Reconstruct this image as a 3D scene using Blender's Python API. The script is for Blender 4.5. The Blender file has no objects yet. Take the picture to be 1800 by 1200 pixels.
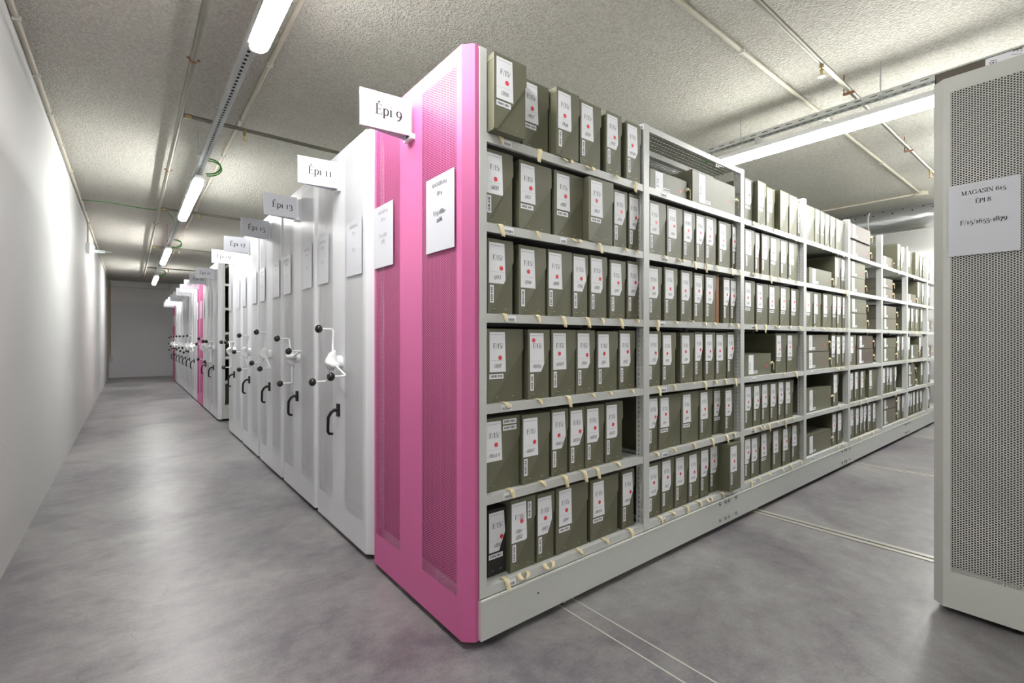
import bpy, math, random
from mathutils import Vector, Matrix

# ---------------------------------------------------------------- camera, exposure
scene = bpy.context.scene
COL = scene.collection
EYE = 1.247                                   # camera height above the floor (m)
cam_data = bpy.data.cameras.new('camera')
cam_data.sensor_width = 36.0
cam_data.lens = 836.0 / 1800.0 * 36.0
cam_data.shift_y = -0.0025
cam_data.clip_start = 0.05
cam = bpy.data.objects.new('camera', cam_data)
COL.objects.link(cam)
cam.location = (0, 0, EYE)
cam.rotation_euler = (math.radians(90), 0, math.radians(-38.8))
scene.camera = cam
scene.view_settings.view_transform = 'Standard'
scene.view_settings.look = 'None'
scene.view_settings.exposure = 1.2
scene.view_settings.gamma = 1.0
scene.view_settings.use_curve_mapping = False
scene.cycles.use_denoising = True
scene.cycles.max_bounces = 14
scene.cycles.diffuse_bounces = 7
scene.cycles.glossy_bounces = 4
scene.cycles.transparent_max_bounces = 12
scene.cycles.sample_clamp_indirect = 6.0
scene.cycles.caustics_reflective = False
scene.cycles.caustics_refractive = False
world = bpy.data.worlds.new('world')
scene.world = world
world.use_nodes = True
world.node_tree.nodes['Background'].inputs[0].default_value = (0.9, 0.95, 1.0, 1)
world.node_tree.nodes['Background'].inputs[1].default_value = 0.0
LAMP_POWER = 35.0                             # emission strength of every fluorescent diffuser
LAMP_COLOR = (1.0, 1.0, 0.97)

# ---------------------------------------------------------------- materials
def new_mat(name):
    m = bpy.data.materials.new(name)
    m.use_nodes = True
    nt = m.node_tree
    return m, nt, nt.nodes['Principled BSDF']

def N(nt, typ, **kw):
    n = nt.nodes.new(typ)
    for k, v in kw.items():
        setattr(n, k, v)
    return n

def mathn(nt, op, a, b=None, c=None):
    n = nt.nodes.new('ShaderNodeMath'); n.operation = op
    for i, v in enumerate((a, b, c)):
        if v is None: continue
        if isinstance(v, (int, float)): n.inputs[i].default_value = v
        else: nt.links.new(v, n.inputs[i])
    return n.outputs[0]

def plain(name, col, rough=0.5, metal=0.0, spec=0.5, var=0.0, vscale=8.0, bump=0.0, bscale=200.0, coat=0.0):
    m, nt, p = new_mat(name)
    p.inputs['Base Color'].default_value = (*col, 1)
    p.inputs['Roughness'].default_value = rough
    p.inputs['Metallic'].default_value = metal
    p.inputs['Specular IOR Level'].default_value = spec
    p.inputs['Coat Weight'].default_value = coat
    if var or bump:
        tc = N(nt, 'ShaderNodeTexCoord')
    if var:
        no = N(nt, 'ShaderNodeTexNoise'); no.inputs['Scale'].default_value = vscale
        no.inputs['Detail'].default_value = 5
        nt.links.new(tc.outputs['Object'], no.inputs['Vector'])
        mx = N(nt, 'ShaderNodeMix', data_type='RGBA')
        mx.inputs[6].default_value = (*[c * (1 - var) for c in col], 1)
        mx.inputs[7].default_value = (*[min(1, c * (1 + var)) for c in col], 1)
        nt.links.new(no.outputs['Fac'], mx.inputs[0])
        nt.links.new(mx.outputs[2], p.inputs['Base Color'])
    if bump:
        nb = N(nt, 'ShaderNodeTexNoise'); nb.inputs['Scale'].default_value = bscale
        nb.inputs['Detail'].default_value = 3
        nt.links.new(tc.outputs['Object'], nb.inputs['Vector'])
        b = N(nt, 'ShaderNodeBump'); b.inputs['Strength'].default_value = bump
        b.inputs['Distance'].default_value = 0.002
        nt.links.new(nb.outputs['Fac'], b.inputs['Height'])
        nt.links.new(b.outputs['Normal'], p.inputs['Normal'])
    return m

def punch(m, mode, pu, pv, ru, rv, ax=(1, 2), off=0.0):
    """cut a lattice of real see-through holes into a sheet material (object coordinates).
    mode 'hex': staggered round holes; mode 'grid': straight rows of holes or slots."""
    nt = m.node_tree; p = nt.nodes['Principled BSDF']
    out = nt.nodes['Material Output']
    tc = N(nt, 'ShaderNodeTexCoord'); sx = N(nt, 'ShaderNodeSeparateXYZ')
    nt.links.new(tc.outputs['Object'], sx.inputs[0])
    u, v = sx.outputs[ax[0]], sx.outputs[ax[1]]
    def cell(du, dv):
        a = mathn(nt, 'SUBTRACT', mathn(nt, 'FRACT', mathn(nt, 'ADD', mathn(nt, 'DIVIDE', u, pu), du + 100.0)), 0.5)
        b = mathn(nt, 'SUBTRACT', mathn(nt, 'FRACT', mathn(nt, 'ADD', mathn(nt, 'DIVIDE', v, pv), dv + 100.0)), 0.5)
        a = mathn(nt, 'MULTIPLY', a, pu / ru); b = mathn(nt, 'MULTIPLY', b, pv / rv)
        if mode == 'slot':
            return mathn(nt, 'MAXIMUM', mathn(nt, 'ABSOLUTE', a), mathn(nt, 'ABSOLUTE', b))
        return mathn(nt, 'ADD', mathn(nt, 'MULTIPLY', a, a), mathn(nt, 'MULTIPLY', b, b))
    d = cell(off, 0.0)
    if mode == 'hex':
        d = mathn(nt, 'MINIMUM', d, cell(0.5, 0.5))
    hole = mathn(nt, 'LESS_THAN', d, 1.0)
    tr = N(nt, 'ShaderNodeBsdfTransparent'); mix = N(nt, 'ShaderNodeMixShader')
    nt.links.new(hole, mix.inputs[0]); nt.links.new(p.outputs[0], mix.inputs[1]); nt.links.new(tr.outputs[0], mix.inputs[2])
    nt.links.new(mix.outputs[0], out.inputs['Surface'])
    return m

PINK = (0.62, 0.135, 0.335)
WHITE = (0.70, 0.71, 0.745)
GREYW = (0.57, 0.575, 0.54)
MAT = {}
MAT['pink'] = plain('pink_enamel', PINK, 0.5, bump=0.25, bscale=700)
MAT['pink_perf'] = punch(plain('pink_perforated', PINK, 0.42), 'hex', 0.0184, 0.0106, 0.0037, 0.0037)
MAT['white'] = plain('white_enamel', WHITE, 0.36, bump=0.15, bscale=600)
MAT['white_perf'] = punch(plain('white_perforated', WHITE, 0.36), 'hex', 0.0184, 0.0106, 0.0029, 0.0029)
MAT['greyw'] = plain('pale_grey_enamel', GREYW, 0.45, bump=0.2, bscale=600)
MAT['greyw_perf'] = punch(plain('pale_grey_perforated', GREYW, 0.45), 'hex', 0.0184, 0.0106, 0.0037, 0.0037)
MAT['shelf'] = plain('grey_steel_paint', (0.58, 0.59, 0.575), 0.42, var=0.04, vscale=20)
MAT['shelf_edge'] = plain('pale_edge_highlight', (0.75, 0.76, 0.72), 0.4)  # pale flange edge, with the beam's highlight line put into its colour
MAT['upright'] = punch(plain('grey_steel_slotted', (0.58, 0.59, 0.575), 0.42), 'slot', 0.021, 0.026, 0.0028, 0.0075)
MAT['deck_perf'] = punch(plain('grey_steel_deck_perforated', (0.42, 0.43, 0.42), 0.42), 'grid', 0.030, 0.030, 0.0095, 0.0090, ax=(0, 1))
MAT['louver'] = punch(plain('grey_steel_louvered', (0.50, 0.52, 0.50), 0.42), 'slot', 0.026, 0.5, 0.007, 0.4, ax=(0, 1))
MAT['wall_far'] = plain('pale_plaster', (0.78, 0.775, 0.76), 0.75, bump=0.4, bscale=60)
MAT['dark'] = plain('dark_cable_and_shade', (0.06, 0.06, 0.055), 0.6)  # cables; on the shelving sheets it stands in for deep shade
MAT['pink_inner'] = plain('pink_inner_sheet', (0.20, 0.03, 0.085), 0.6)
MAT['backing'] = plain('grey_backing_steel', (0.42, 0.42, 0.42), 0.6)
MAT['paper'] = plain('white_paper', (0.88, 0.89, 0.93), 0.6)
MAT['plastic_sheet'] = plain('clear_covered_paper', (0.58, 0.59, 0.64), 0.28, spec=0.4)
MAT['ink'] = plain('black_print', (0.02, 0.02, 0.022), 0.6)
MAT['ink_grey_and_glare'] = plain('grey_print_and_glare', (0.24, 0.24, 0.26), 0.5)
MAT['ink_hand'] = plain('pencil_black', (0.03, 0.028, 0.03), 0.7)
MAT['red'] = plain('coral_red_sticker', (0.80, 0.065, 0.10), 0.5)
MAT['board'] = plain('olive_grey_board', (0.128, 0.127, 0.080), 0.62, var=0.10, vscale=14, bump=0.2, bscale=500)
MAT['flap'] = plain('olive_grey_flap_sheen', (0.154, 0.152, 0.103), 0.55, var=0.10, vscale=11, bump=0.2, bscale=500)  # lighter than the board: the flap's sheen is put into its colour
MAT['board_warm'] = plain('warm_grey_board', (0.172, 0.158, 0.120), 0.6, var=0.10, vscale=12)
MAT['board_brown'] = plain('brown_grey_board', (0.125, 0.105, 0.085), 0.62, var=0.10, vscale=14)
MAT['board_dark'] = plain('near_black_board', (0.022, 0.022, 0.02), 0.55)
MAT['leather'] = plain('brown_leather', (0.24, 0.095, 0.025), 0.5, var=0.35, vscale=30)
MAT['ribbon'] = plain('cream_cotton_tape', (0.80, 0.70, 0.45), 0.8, bump=0.4, bscale=900)
MAT['staple'] = plain('staple_wire', (0.7, 0.7, 0.62), 0.3, metal=0.8)
MAT['knob'] = plain('black_bakelite', (0.012, 0.011, 0.010), 0.18, spec=0.6)
MAT['handle'] = plain('black_plastic', (0.010, 0.009, 0.008), 0.45, spec=0.3)
MAT['crank'] = plain('white_gloss_plastic', (0.82, 0.83, 0.84), 0.25)
MAT['pipe'] = plain('galvanised_pipe', (0.20, 0.19, 0.15), 0.42, metal=0.45, var=0.15, vscale=6)
MAT['pvc'] = plain('cream_pvc', (0.52, 0.485, 0.39), 0.5, var=0.06, vscale=3)
MAT['brass'] = plain('brass', (0.45, 0.36, 0.18), 0.35, metal=0.8)
MAT['clamp'] = plain('rusty_clamp', (0.22, 0.09, 0.04), 0.6)
MAT['zinc'] = plain('zinc_channel', (0.46, 0.48, 0.46), 0.45, metal=0.3)
MAT['zinc_side'] = punch(plain('zinc_flange_slotted', (0.52, 0.54, 0.52), 0.45, metal=0.2), 'slot', 0.09, 0.040, 0.022, 0.0045, ax=(1, 2))
MAT['zinc_slot'] = punch(plain('zinc_channel_slotted', (0.40, 0.42, 0.41), 0.45, metal=0.3), 'slot', 0.2, 0.05, 0.008, 0.013, ax=(0, 1), off=0.5)
MAT['green'] = plain('green_cable', (0.03, 0.28, 0.02), 0.45)
MAT['rail'] = plain('worn_steel_rail', (0.52, 0.51, 0.46), 0.35, metal=0.5, var=0.15, vscale=5)
MAT['rail_dark'] = plain('rail_groove', (0.10, 0.10, 0.09), 0.6)
MAT['grout'] = plain('pale_grout', (0.55, 0.54, 0.49), 0.7)
MAT['wheel'] = plain('steel_wheel', (0.55, 0.55, 0.50), 0.35, metal=0.6)
MAT['bolt'] = plain('zinc_bolt', (0.36, 0.42, 0.38), 0.3, metal=0.6)
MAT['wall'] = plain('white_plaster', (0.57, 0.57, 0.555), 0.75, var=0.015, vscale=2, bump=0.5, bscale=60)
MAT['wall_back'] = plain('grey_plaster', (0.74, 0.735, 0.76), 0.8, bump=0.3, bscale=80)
MAT['pale_trim'] = plain('pale_trim', (0.6, 0.59, 0.55), 0.6)

# duct: crumpled foil-like zinc
m, nt, p = new_mat('zinc_duct'); MAT['duct'] = m
p.inputs['Base Color'].default_value = (0.66, 0.67, 0.69, 1); p.inputs['Metallic'].default_value = 0.9; p.inputs['Roughness'].default_value = 0.28
tc = N(nt, 'ShaderNodeTexCoord'); nz = N(nt, 'ShaderNodeTexNoise'); nz.inputs['Scale'].default_value = 3.5; nz.inputs['Distortion'].default_value = 1.0
mp = N(nt, 'ShaderNodeMapping'); mp.inputs['Scale'].default_value = (2.5, 0.6, 2.5)
nt.links.new(tc.outputs['Object'], mp.inputs['Vector']); nt.links.new(mp.outputs[0], nz.inputs['Vector'])
b = N(nt, 'ShaderNodeBump'); b.inputs['Strength'].default_value = 0.5; b.inputs['Distance'].default_value = 0.03
nt.links.new(nz.outputs['Fac'], b.inputs['Height']); nt.links.new(b.outputs[0], p.inputs['Normal'])

# ceiling: rough sprayed mineral coating
m, nt, p = new_mat('sprayed_ceiling'); MAT['ceiling'] = m
tc = N(nt, 'ShaderNodeTexCoord')
n1 = N(nt, 'ShaderNodeTexNoise'); n1.inputs['Scale'].default_value = 60; n1.inputs['Detail'].default_value = 5; n1.inputs['Roughness'].default_value = 0.6
n2 = N(nt, 'ShaderNodeTexVoronoi'); n2.inputs['Scale'].default_value = 85
nt.links.new(tc.outputs['Object'], n1.inputs['Vector']); nt.links.new(tc.outputs['Object'], n2.inputs['Vector'])
h = mathn(nt, 'ADD', n1.outputs['Fac'], mathn(nt, 'MULTIPLY', n2.outputs['Distance'], 0.35))
b = N(nt, 'ShaderNodeBump'); b.inputs['Strength'].default_value = 1.0; b.inputs['Distance'].default_value = 0.022
nt.links.new(h, b.inputs['Height']); nt.links.new(b.outputs[0], p.inputs['Normal'])
cr = N(nt, 'ShaderNodeValToRGB')
cr.color_ramp.elements[0].position = 0.30; cr.color_ramp.elements[0].color = (0.50, 0.485, 0.42, 1)
cr.color_ramp.elements[1].position = 0.62; cr.color_ramp.elements[1].color = (0.68, 0.665, 0.605, 1)
nt.links.new(n1.outputs['Fac'], cr.inputs[0]); nt.links.new(cr.outputs[0], p.inputs['Base Color'])
p.inputs['Roughness'].default_value = 0.95; p.inputs['Specular IOR Level'].default_value = 0.15

# floor: polished concrete with stains
m, nt, p = new_mat('polished_concrete'); MAT['floor'] = m
tc = N(nt, 'ShaderNodeTexCoord')
na = N(nt, 'ShaderNodeTexNoise'); na.inputs['Scale'].default_value = 1.0; na.inputs['Detail'].default_value = 8; na.inputs['Roughness'].default_value = 0.62; na.inputs['Distortion'].default_value = 0.6
nb = N(nt, 'ShaderNodeTexNoise'); nb.inputs['Scale'].default_value = 9; nb.inputs['Detail'].default_value = 8; nb.inputs['Roughness'].default_value = 0.7
nc = N(nt, 'ShaderNodeTexNoise'); nc.inputs['Scale'].default_value = 90; nc.inputs['Detail'].default_value = 4
for q in (na, nb, nc): nt.links.new(tc.outputs['Object'], q.inputs['Vector'])
s = mathn(nt, 'ADD', mathn(nt, 'MULTIPLY', na.outputs['Fac'], 0.6), mathn(nt, 'ADD', mathn(nt, 'MULTIPLY', nb.outputs['Fac'], 0.28), mathn(nt, 'MULTIPLY', nc.outputs['Fac'], 0.12)))
cr = N(nt, 'ShaderNodeValToRGB')
cr.color_ramp.elements[0].position = 0.39; cr.color_ramp.elements[0].color = (0.125, 0.110, 0.130, 1)
cr.color_ramp.elements[1].position = 0.60; cr.color_ramp.elements[1].color = (0.310, 0.304, 0.298, 1)
nt.links.new(s, cr.inputs[0])
vo = N(nt, 'ShaderNodeTexVoronoi', feature='DISTANCE_TO_EDGE', voronoi_dimensions='2D'); vo.inputs['Scale'].default_value = 0.8
wn = N(nt, 'ShaderNodeTexNoise'); wn.inputs['Scale'].default_value = 3.0; wn.inputs['Detail'].default_value = 6
nt.links.new(tc.outputs['Object'], wn.inputs['Vector'])
vs_ = N(nt, 'ShaderNodeVectorMath', operation='MULTIPLY'); vs_.inputs[1].default_value = (.35, .35, 0.0); nt.links.new(wn.outputs['Color'], vs_.inputs[0])
va = N(nt, 'ShaderNodeVectorMath', operation='ADD'); nt.links.new(tc.outputs['Object'], va.inputs[0]); nt.links.new(vs_.outputs[0], va.inputs[1])
nt.links.new(va.outputs[0], vo.inputs['Vector'])
crk = mathn(nt, 'MULTIPLY', mathn(nt, 'LESS_THAN', vo.outputs['Distance'], 0.0016), mathn(nt, 'GREATER_THAN', na.outputs['Fac'], 0.54))
mxc = N(nt, 'ShaderNodeMix', data_type='RGBA'); mxc.inputs[7].default_value = (0.10, 0.095, 0.10, 1)
nt.links.new(mathn(nt, 'MULTIPLY', crk, 0.45), mxc.inputs[0]); nt.links.new(cr.outputs[0], mxc.inputs[6])
nt.links.new(mxc.outputs[2], p.inputs['Base Color'])
rr = N(nt, 'ShaderNodeMapRange'); rr.inputs['To Min'].default_value = 0.285; rr.inputs['To Max'].default_value = 0.40
nt.links.new(nb.outputs['Fac'], rr.inputs[0]); nt.links.new(rr.outputs[0], p.inputs['Roughness'])
mpz = N(nt, 'ShaderNodeMapping'); mpz.inputs['Scale'].default_value = (1.0, 3.0, 1.0); mpz.inputs['Rotation'].default_value = (0, 0, 0.5)
ne = N(nt, 'ShaderNodeTexNoise'); ne.inputs['Scale'].default_value = 11; ne.inputs['Detail'].default_value = 5
nt.links.new(tc.outputs['Object'], mpz.inputs[0]); nt.links.new(mpz.outputs[0], ne.inputs['Vector'])
b = N(nt, 'ShaderNodeBump'); b.inputs['Strength'].default_value = 0.18; b.inputs['Distance'].default_value = 0.01
nt.links.new(ne.outputs['Fac'], b.inputs['Height']); nt.links.new(b.outputs[0], p.inputs['Normal'])
p.inputs['Specular IOR Level'].default_value = 0.6

# fluorescent diffuser
m, nt, p = new_mat('lit_diffuser'); MAT['lamp'] = m
p.inputs['Base Color'].default_value = (0.9, 0.9, 0.88, 1)
p.inputs['Emission Color'].default_value = (*LAMP_COLOR, 1)
p.inputs['Emission Strength'].default_value = LAMP_POWER
m, nt, p = new_mat('glowing_lamp_end'); MAT['lamp_end'] = m
p.inputs['Base Color'].default_value = (0.9, 0.9, 0.9, 1); p.inputs['Roughness'].default_value = 0.2
p.inputs['Emission Color'].default_value = (*LAMP_COLOR, 1); p.inputs['Emission Strength'].default_value = LAMP_POWER * 0.15
m, nt, p = new_mat('lit_exit_lamp'); MAT['exit'] = m
p.inputs['Emission Color'].default_value = (0.75, 1.0, 0.88, 1); p.inputs['Emission Strength'].default_value = 4.0

# ---------------------------------------------------------------- mesh helpers
class MB:
    def __init__(s): s.v = []; s.f = []; s.m = []; s.sm = []
    def add(s, vs, fs, mi=0, smooth=False):
        o = len(s.v); s.v += [tuple(x) for x in vs]
        for f in fs:
            s.f.append(tuple(i + o for i in f)); s.m.append(mi); s.sm.append(smooth)
        return s
    def box(s, x0, x1, y0, y1, z0, z1, mi=0, skip=()):
        vs = [(x0, y0, z0), (x1, y0, z0), (x1, y1, z0), (x0, y1, z0), (x0, y0, z1), (x1, y0, z1), (x1, y1, z1), (x0, y1, z1)]
        fs = {'b': (0, 3, 2, 1), 't': (4, 5, 6, 7), 'f': (0, 1, 5, 4), 'r': (1, 2, 6, 5), 'k': (2, 3, 7, 6), 'l': (3, 0, 4, 7)}
        return s.add(vs, [f for k, f in fs.items() if k not in skip], mi)
    def quad(s, a, b, c, d, mi=0): return s.add([a, b, c, d], [(0, 1, 2, 3)], mi)
    def prism(s, poly, z0, z1, mi=0, ax='z', side_mi=None):
        """extrude a 2D polygon; ax z: poly in xy, ax y: poly in xz (extruded z0..z1 along y), ax x: poly in yz"""
        n = len(poly)
        mk = {'z': lambda p, h: (p[0], p[1], h), 'y': lambda p, h: (p[0], h, p[1]), 'x': lambda p, h: (h, p[0], p[1])}[ax]
        vs = [mk(p, z0) for p in poly] + [mk(p, z1) for p in poly]
        s.add(vs, [tuple(range(n - 1, -1, -1)), tuple(range(n, 2 * n))], mi)
        s.add(vs, [(i, (i + 1) % n, n + (i + 1) % n, n + i) for i in range(n)], mi if side_mi is None else side_mi)
        return s
    def tube(s, path, r, n=10, mi=0, caps=True, smooth=True):
        path = [Vector(p) for p in path]; rings = []
        prev = None
        for i, p in enumerate(path):
            t = (path[min(i + 1, len(path) - 1)] - path[max(i - 1, 0)]).normalized()
            if prev is None:
                a = Vector((0, 0, 1)) if abs(t.z) < 0.9 else Vector((1, 0, 0))
                u = t.cross(a).normalized()
            else:
                u = (prev - t * prev.dot(t)).normalized()
            prev = u; w = t.cross(u)
            rad = r[i] if isinstance(r, (list, tuple)) else r
            rings.append([p + (u * math.cos(2 * math.pi * k / n) + w * math.sin(2 * math.pi * k / n)) * rad for k in range(n)])
        vs = [v for ring in rings for v in ring]
        fs = []
        for i in range(len(rings) - 1):
            for k in range(n):
                fs.append((i * n + k, i * n + (k + 1) % n, (i + 1) * n + (k + 1) % n, (i + 1) * n + k))
        s.add(vs, fs, mi, smooth)
        if caps:
            o = len(rings) - 1
            s.add(vs, [tuple(range(n - 1, -1, -1)), tuple(o * n + k for k in range(n))], mi)
        return s
    def ball(s, c, r, n=14, mi=0, sx=1, sy=1, sz=1):
        vs = []; fs = []; rows = n // 2
        for j in range(rows + 1):
            a = math.pi * j / rows
            for k in range(n):
                b = 2 * math.pi * k / n
                vs.append((c[0] + sx * r * math.sin(a) * math.cos(b), c[1] + sy * r * math.sin(a) * math.sin(b), c[2] + sz * r * math.cos(a)))
        for j in range(rows):
            for k in range(n):
                fs.append((j * n + k, (j + 1) * n + k, (j + 1) * n + (k + 1) % n, j * n + (k + 1) % n))
        return s.add(vs, fs, mi, True)
    def xf(s, M):
        s.v = [tuple(M @ Vector(p)) for p in s.v]; return s
    def mesh(s, name, mats):
        me = bpy.data.meshes.new(name)
        me.from_pydata(s.v, [], s.f)
        for mm in (mats if isinstance(mats, (list, tuple)) else [mats]): me.materials.append(mm)
        me.polygons.foreach_set('material_index', s.m)
        me.polygons.foreach_set('use_smooth', s.sm)
        me.update()
        return me
    def build(s, name, mats, parent=None, loc=None):
        return link(name, s.mesh(name, mats), parent, loc)

def link(name, me, parent=None, loc=None):
    o = bpy.data.objects.new(name, me); COL.objects.link(o)
    if parent is not None: o.parent = parent
    if loc is not None: o.location = loc
    return o
def empty(name, loc, rz=0.0):
    o = bpy.data.objects.new(name, None); COL.objects.link(o)
    o.location = loc; o.rotation_euler = (0, 0, rz); o.empty_display_size = 0.1
    return o
def tag(o, label, cat, group=None, kind=None):
    o['label'] = label; o['category'] = cat
    if group: o['group'] = group
    if kind: o['kind'] = kind
    return o
def struct(o, label=None):
    o['kind'] = 'structure'
    if label: o['label'] = label
    return o
def copy_tree(o, parent=None):
    c = o.copy(); COL.objects.link(c); c.parent = parent
    for ch in list(o.children): copy_tree(ch, c)
    return c
def bevel(o, w, seg=2):
    md = o.modifiers.new('bevel', 'BEVEL'); md.width = w; md.segments = seg; md.limit_method = 'ANGLE'
    return o

# ---------------------------------------------------------------- lettering (a small stroke font with serifs)
def smooth_pts(pts, n=7):
    out = []
    P = [pts[0]] + list(pts) + [pts[-1]]
    for i in range(1, len(P) - 2):
        for k in range(n):
            t = k / n
            out.append(tuple(0.5 * ((2 * P[i][d]) + (-P[i - 1][d] + P[i + 1][d]) * t + (2 * P[i - 1][d] - 5 * P[i][d] + 4 * P[i + 1][d] - P[i + 2][d]) * t * t
                       + (-P[i - 1][d] + 3 * P[i][d] - 3 * P[i + 1][d] + P[i + 2][d]) * t ** 3) for d in (0, 1)))
    out.append(pts[-1]); return out
# each stroke: ('l' straight | 'c' curve, width 'k' thick by direction | 't' thin | 'T' always thick, points)
SER = lambda x, y, w=.17: ('l', 't', [(x - w, y), (x + w, y)])
ell = lambda cx, cy, rx, ry, a0=90, a1=450, n=12: [(cx + rx * math.cos(math.radians(a0 + (a1 - a0) * i / n)), cy + ry * math.sin(math.radians(a0 + (a1 - a0) * i / n))) for i in range(n + 1)]
GL = {
 'E': (.72, [('l', 'k', [(.17, 0), (.17, 1)]), ('l', 't', [(.0, .98), (.62, .98), (.62, .80)]), ('l', 't', [(.17, .52), (.48, .52)]), ('l', 't', [(.48, .62), (.48, .42)]), ('l', 't', [(.0, .02), (.66, .02), (.68, .24)])]),
 'F': (.68, [('l', 'k', [(.17, 0), (.17, 1)]), ('l', 't', [(.0, .98), (.60, .98), (.60, .78)]), ('l', 't', [(.17, .52), (.46, .52)]), ('l', 't', [(.46, .62), (.46, .42)]), SER(.17, .02)]),
 'P': (.70, [('l', 'k', [(.17, 0), (.17, 1)]), ('c', 'k', [(.0, .98), (.3, .98), (.52, .93), (.60, .74), (.52, .54), (.3, .48), (.17, .48)]), SER(.17, .02)]),
 'I': (.40, [('l', 'k', [(.18, 0), (.18, 1)]), SER(.18, .98), SER(.18, .02)]),
 'N': (.92, [('l', 't', [(.15, 0), (.15, 1)]), ('l', 'k', [(.10, 1), (.72, 0)]), ('l', 't', [(.72, 0), (.72, 1)]), SER(.08, .98, .12), SER(.15, .02, .15), SER(.72, .98, .15)]),
 'M': (1.10, [('l', 't', [(.15, 0), (.17, 1)]), ('l', 'k', [(.15, 1), (.50, 0)]), ('l', 't', [(.50, 0), (.85, 1)]), ('l', 'k', [(.86, 0), (.86, 1)]), SER(.10, .98, .12), SER(.15, .02, .14), SER(.90, .98, .14), SER(.86, .02, .17)]),
 'A': (.86, [('l', 't', [(.10, 0), (.42, 1)]), ('l', 'k', [(.40, 1), (.72, 0)]), ('l', 't', [(.20, .34), (.62, .34)]), SER(.10, .02, .13), SER(.72, .02, .15)]),
 'G': (.92, [('c', 'k', [(.74, .74), (.62, .93), (.42, .99), (.20, .88), (.08, .62), (.08, .38), (.20, .12), (.44, .01), (.62, .06), (.74, .16)]), ('l', 't', [(.74, .98), (.74, .72)]), ('l', 'k', [(.74, .08), (.74, .44)]), SER(.72, .44)]),
 'S': (.68, [('c', 'k', [(.54, .78), (.46, .94), (.30, .99), (.13, .90), (.11, .73), (.26, .58), (.46, .46), (.57, .28), (.48, .08), (.30, .01), (.14, .07), (.07, .24)]), ('l', 't', [(.54, .98), (.54, .76)]), ('l', 't', [(.06, .26), (.06, .02)])]),
 '/': (.42, [('l', 't', [(.02, -.18), (.38, 1.02)])]),
 '-': (.42, [('l', 'T', [(.06, .33), (.36, .33)])]),
 ' ': (.32, []),
 'p': (.66, [('l', 'k', [(.15, -.30), (.15, .64)]), ('c', 'k', [(.15, .50), (.26, .62), (.40, .64), (.54, .50), (.56, .30), (.46, .06), (.32, .01), (.15, .12)]), ('l', 't', [(.02, .60), (.15, .64)]), SER(.15, -.29, .14)]),
 'i': (.36, [('l', 'k', [(.17, 0), (.17, .64)]), ('l', 't', [(.04, .60), (.17, .64)]), SER(.17, .02, .14), ('c', 'T', [(.165, .88), (.175, .94)])]),
 '0': (.66, [('c', 'k', ell(.31, .5, .25, .49))]),
 '1': (.50, [('l', 'k', [(.26, 0), (.26, 1)]), ('l', 't', [(.08, .88), (.26, .99)]), SER(.26, .02, .16)]),
 '2': (.62, [('c', 'k', [(.10, .72), (.16, .92), (.32, .99), (.48, .90), (.50, .70), (.38, .46), (.20, .22), (.06, .04)]), ('l', 'T', [(.06, .05), (.54, .05)]), ('l', 't', [(.54, .05), (.56, .20)])]),
 '3': (.60, [('c', 'k', [(.08, .80), (.18, .96), (.36, .98), (.48, .82), (.44, .62), (.24, .53), (.44, .48), (.54, .28), (.42, .05), (.22, .01), (.06, .12)])]),
 '4': (.64, [('l', 't', [(.42, 1), (.04, .32)]), ('l', 'T', [(.04, .30), (.58, .30)]), ('l', 'k', [(.42, 0), (.42, 1)])]),
 '5': (.60, [('l', 'T', [(.16, .95), (.52, .95)]), ('l', 't', [(.15, .97), (.10, .52)]), ('c', 'k', [(.10, .52), (.26, .60), (.44, .54), (.53, .34), (.46, .10), (.26, .01), (.06, .10)])]),
 '6': (.64, [('c', 'k', [(.52, .96), (.30, .86), (.13, .60), (.09, .30), (.18, .06), (.34, .01), (.50, .12), (.54, .34), (.44, .54), (.28, .58), (.11, .42)])]),
 '7': (.58, [('l', 'T', [(.06, .93), (.54, .93)]), ('l', 't', [(.07, .95), (.06, .76)]), ('l', 'k', [(.52, .95), (.22, 0)])]),
 '8': (.64, [('c', 'k', [(.31, .53), (.13, .66), (.13, .88), (.31, .99), (.48, .88), (.48, .68), (.31, .53), (.09, .38), (.08, .12), (.31, .01), (.53, .12), (.53, .38), (.31, .53)])]),
 '9': (.64, [('c', 'k', [(.10, .04), (.32, .14), (.49, .40), (.53, .70), (.44, .94), (.28, .99), (.12, .88), (.08, .66), (.18, .46), (.34, .42), (.51, .58)])]),
 'B': (.68, [('l', 'k', [(.15, 0), (.15, 1)]), ('c', 'k', [(.15, .98), (.44, .92), (.46, .62), (.15, .53), (.50, .44), (.52, .08), (.15, .02)])]),
 'C': (.66, [('c', 'k', [(.54, .80), (.36, .98), (.12, .80), (.08, .40), (.22, .06), (.54, .12)])]),
 'D': (.70, [('l', 'k', [(.15, 0), (.15, 1)]), ('c', 'k', [(.15, .98), (.46, .88), (.56, .50), (.44, .10), (.15, .02)])]),
}
def ribbon2d(mb, pts, wf, plane, mi=0):
    n = len(pts)
    if n < 2: return
    L = []; R = []
    for i in range(n):
        a = pts[max(0, i - 1)]; b = pts[min(n - 1, i + 1)]
        tx, ty = b[0] - a[0], b[1] - a[1]; ln = math.hypot(tx, ty) or 1e-6
        tx /= ln; ty /= ln
        w = wf(abs(ty), abs(tx)) / 2
        if 0 < i < n - 1:   # mitre straight corners
            c = pts[i - 1]; d = pts[i + 1]
        L.append(plane(pts[i][0] - ty * w, pts[i][1] + tx * w)); R.append(plane(pts[i][0] + ty * w, pts[i][1] - tx * w))
    mb.add(L + R, [(n + i, n + i + 1, i + 1, i) for i in range(n - 1)], mi)

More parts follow.
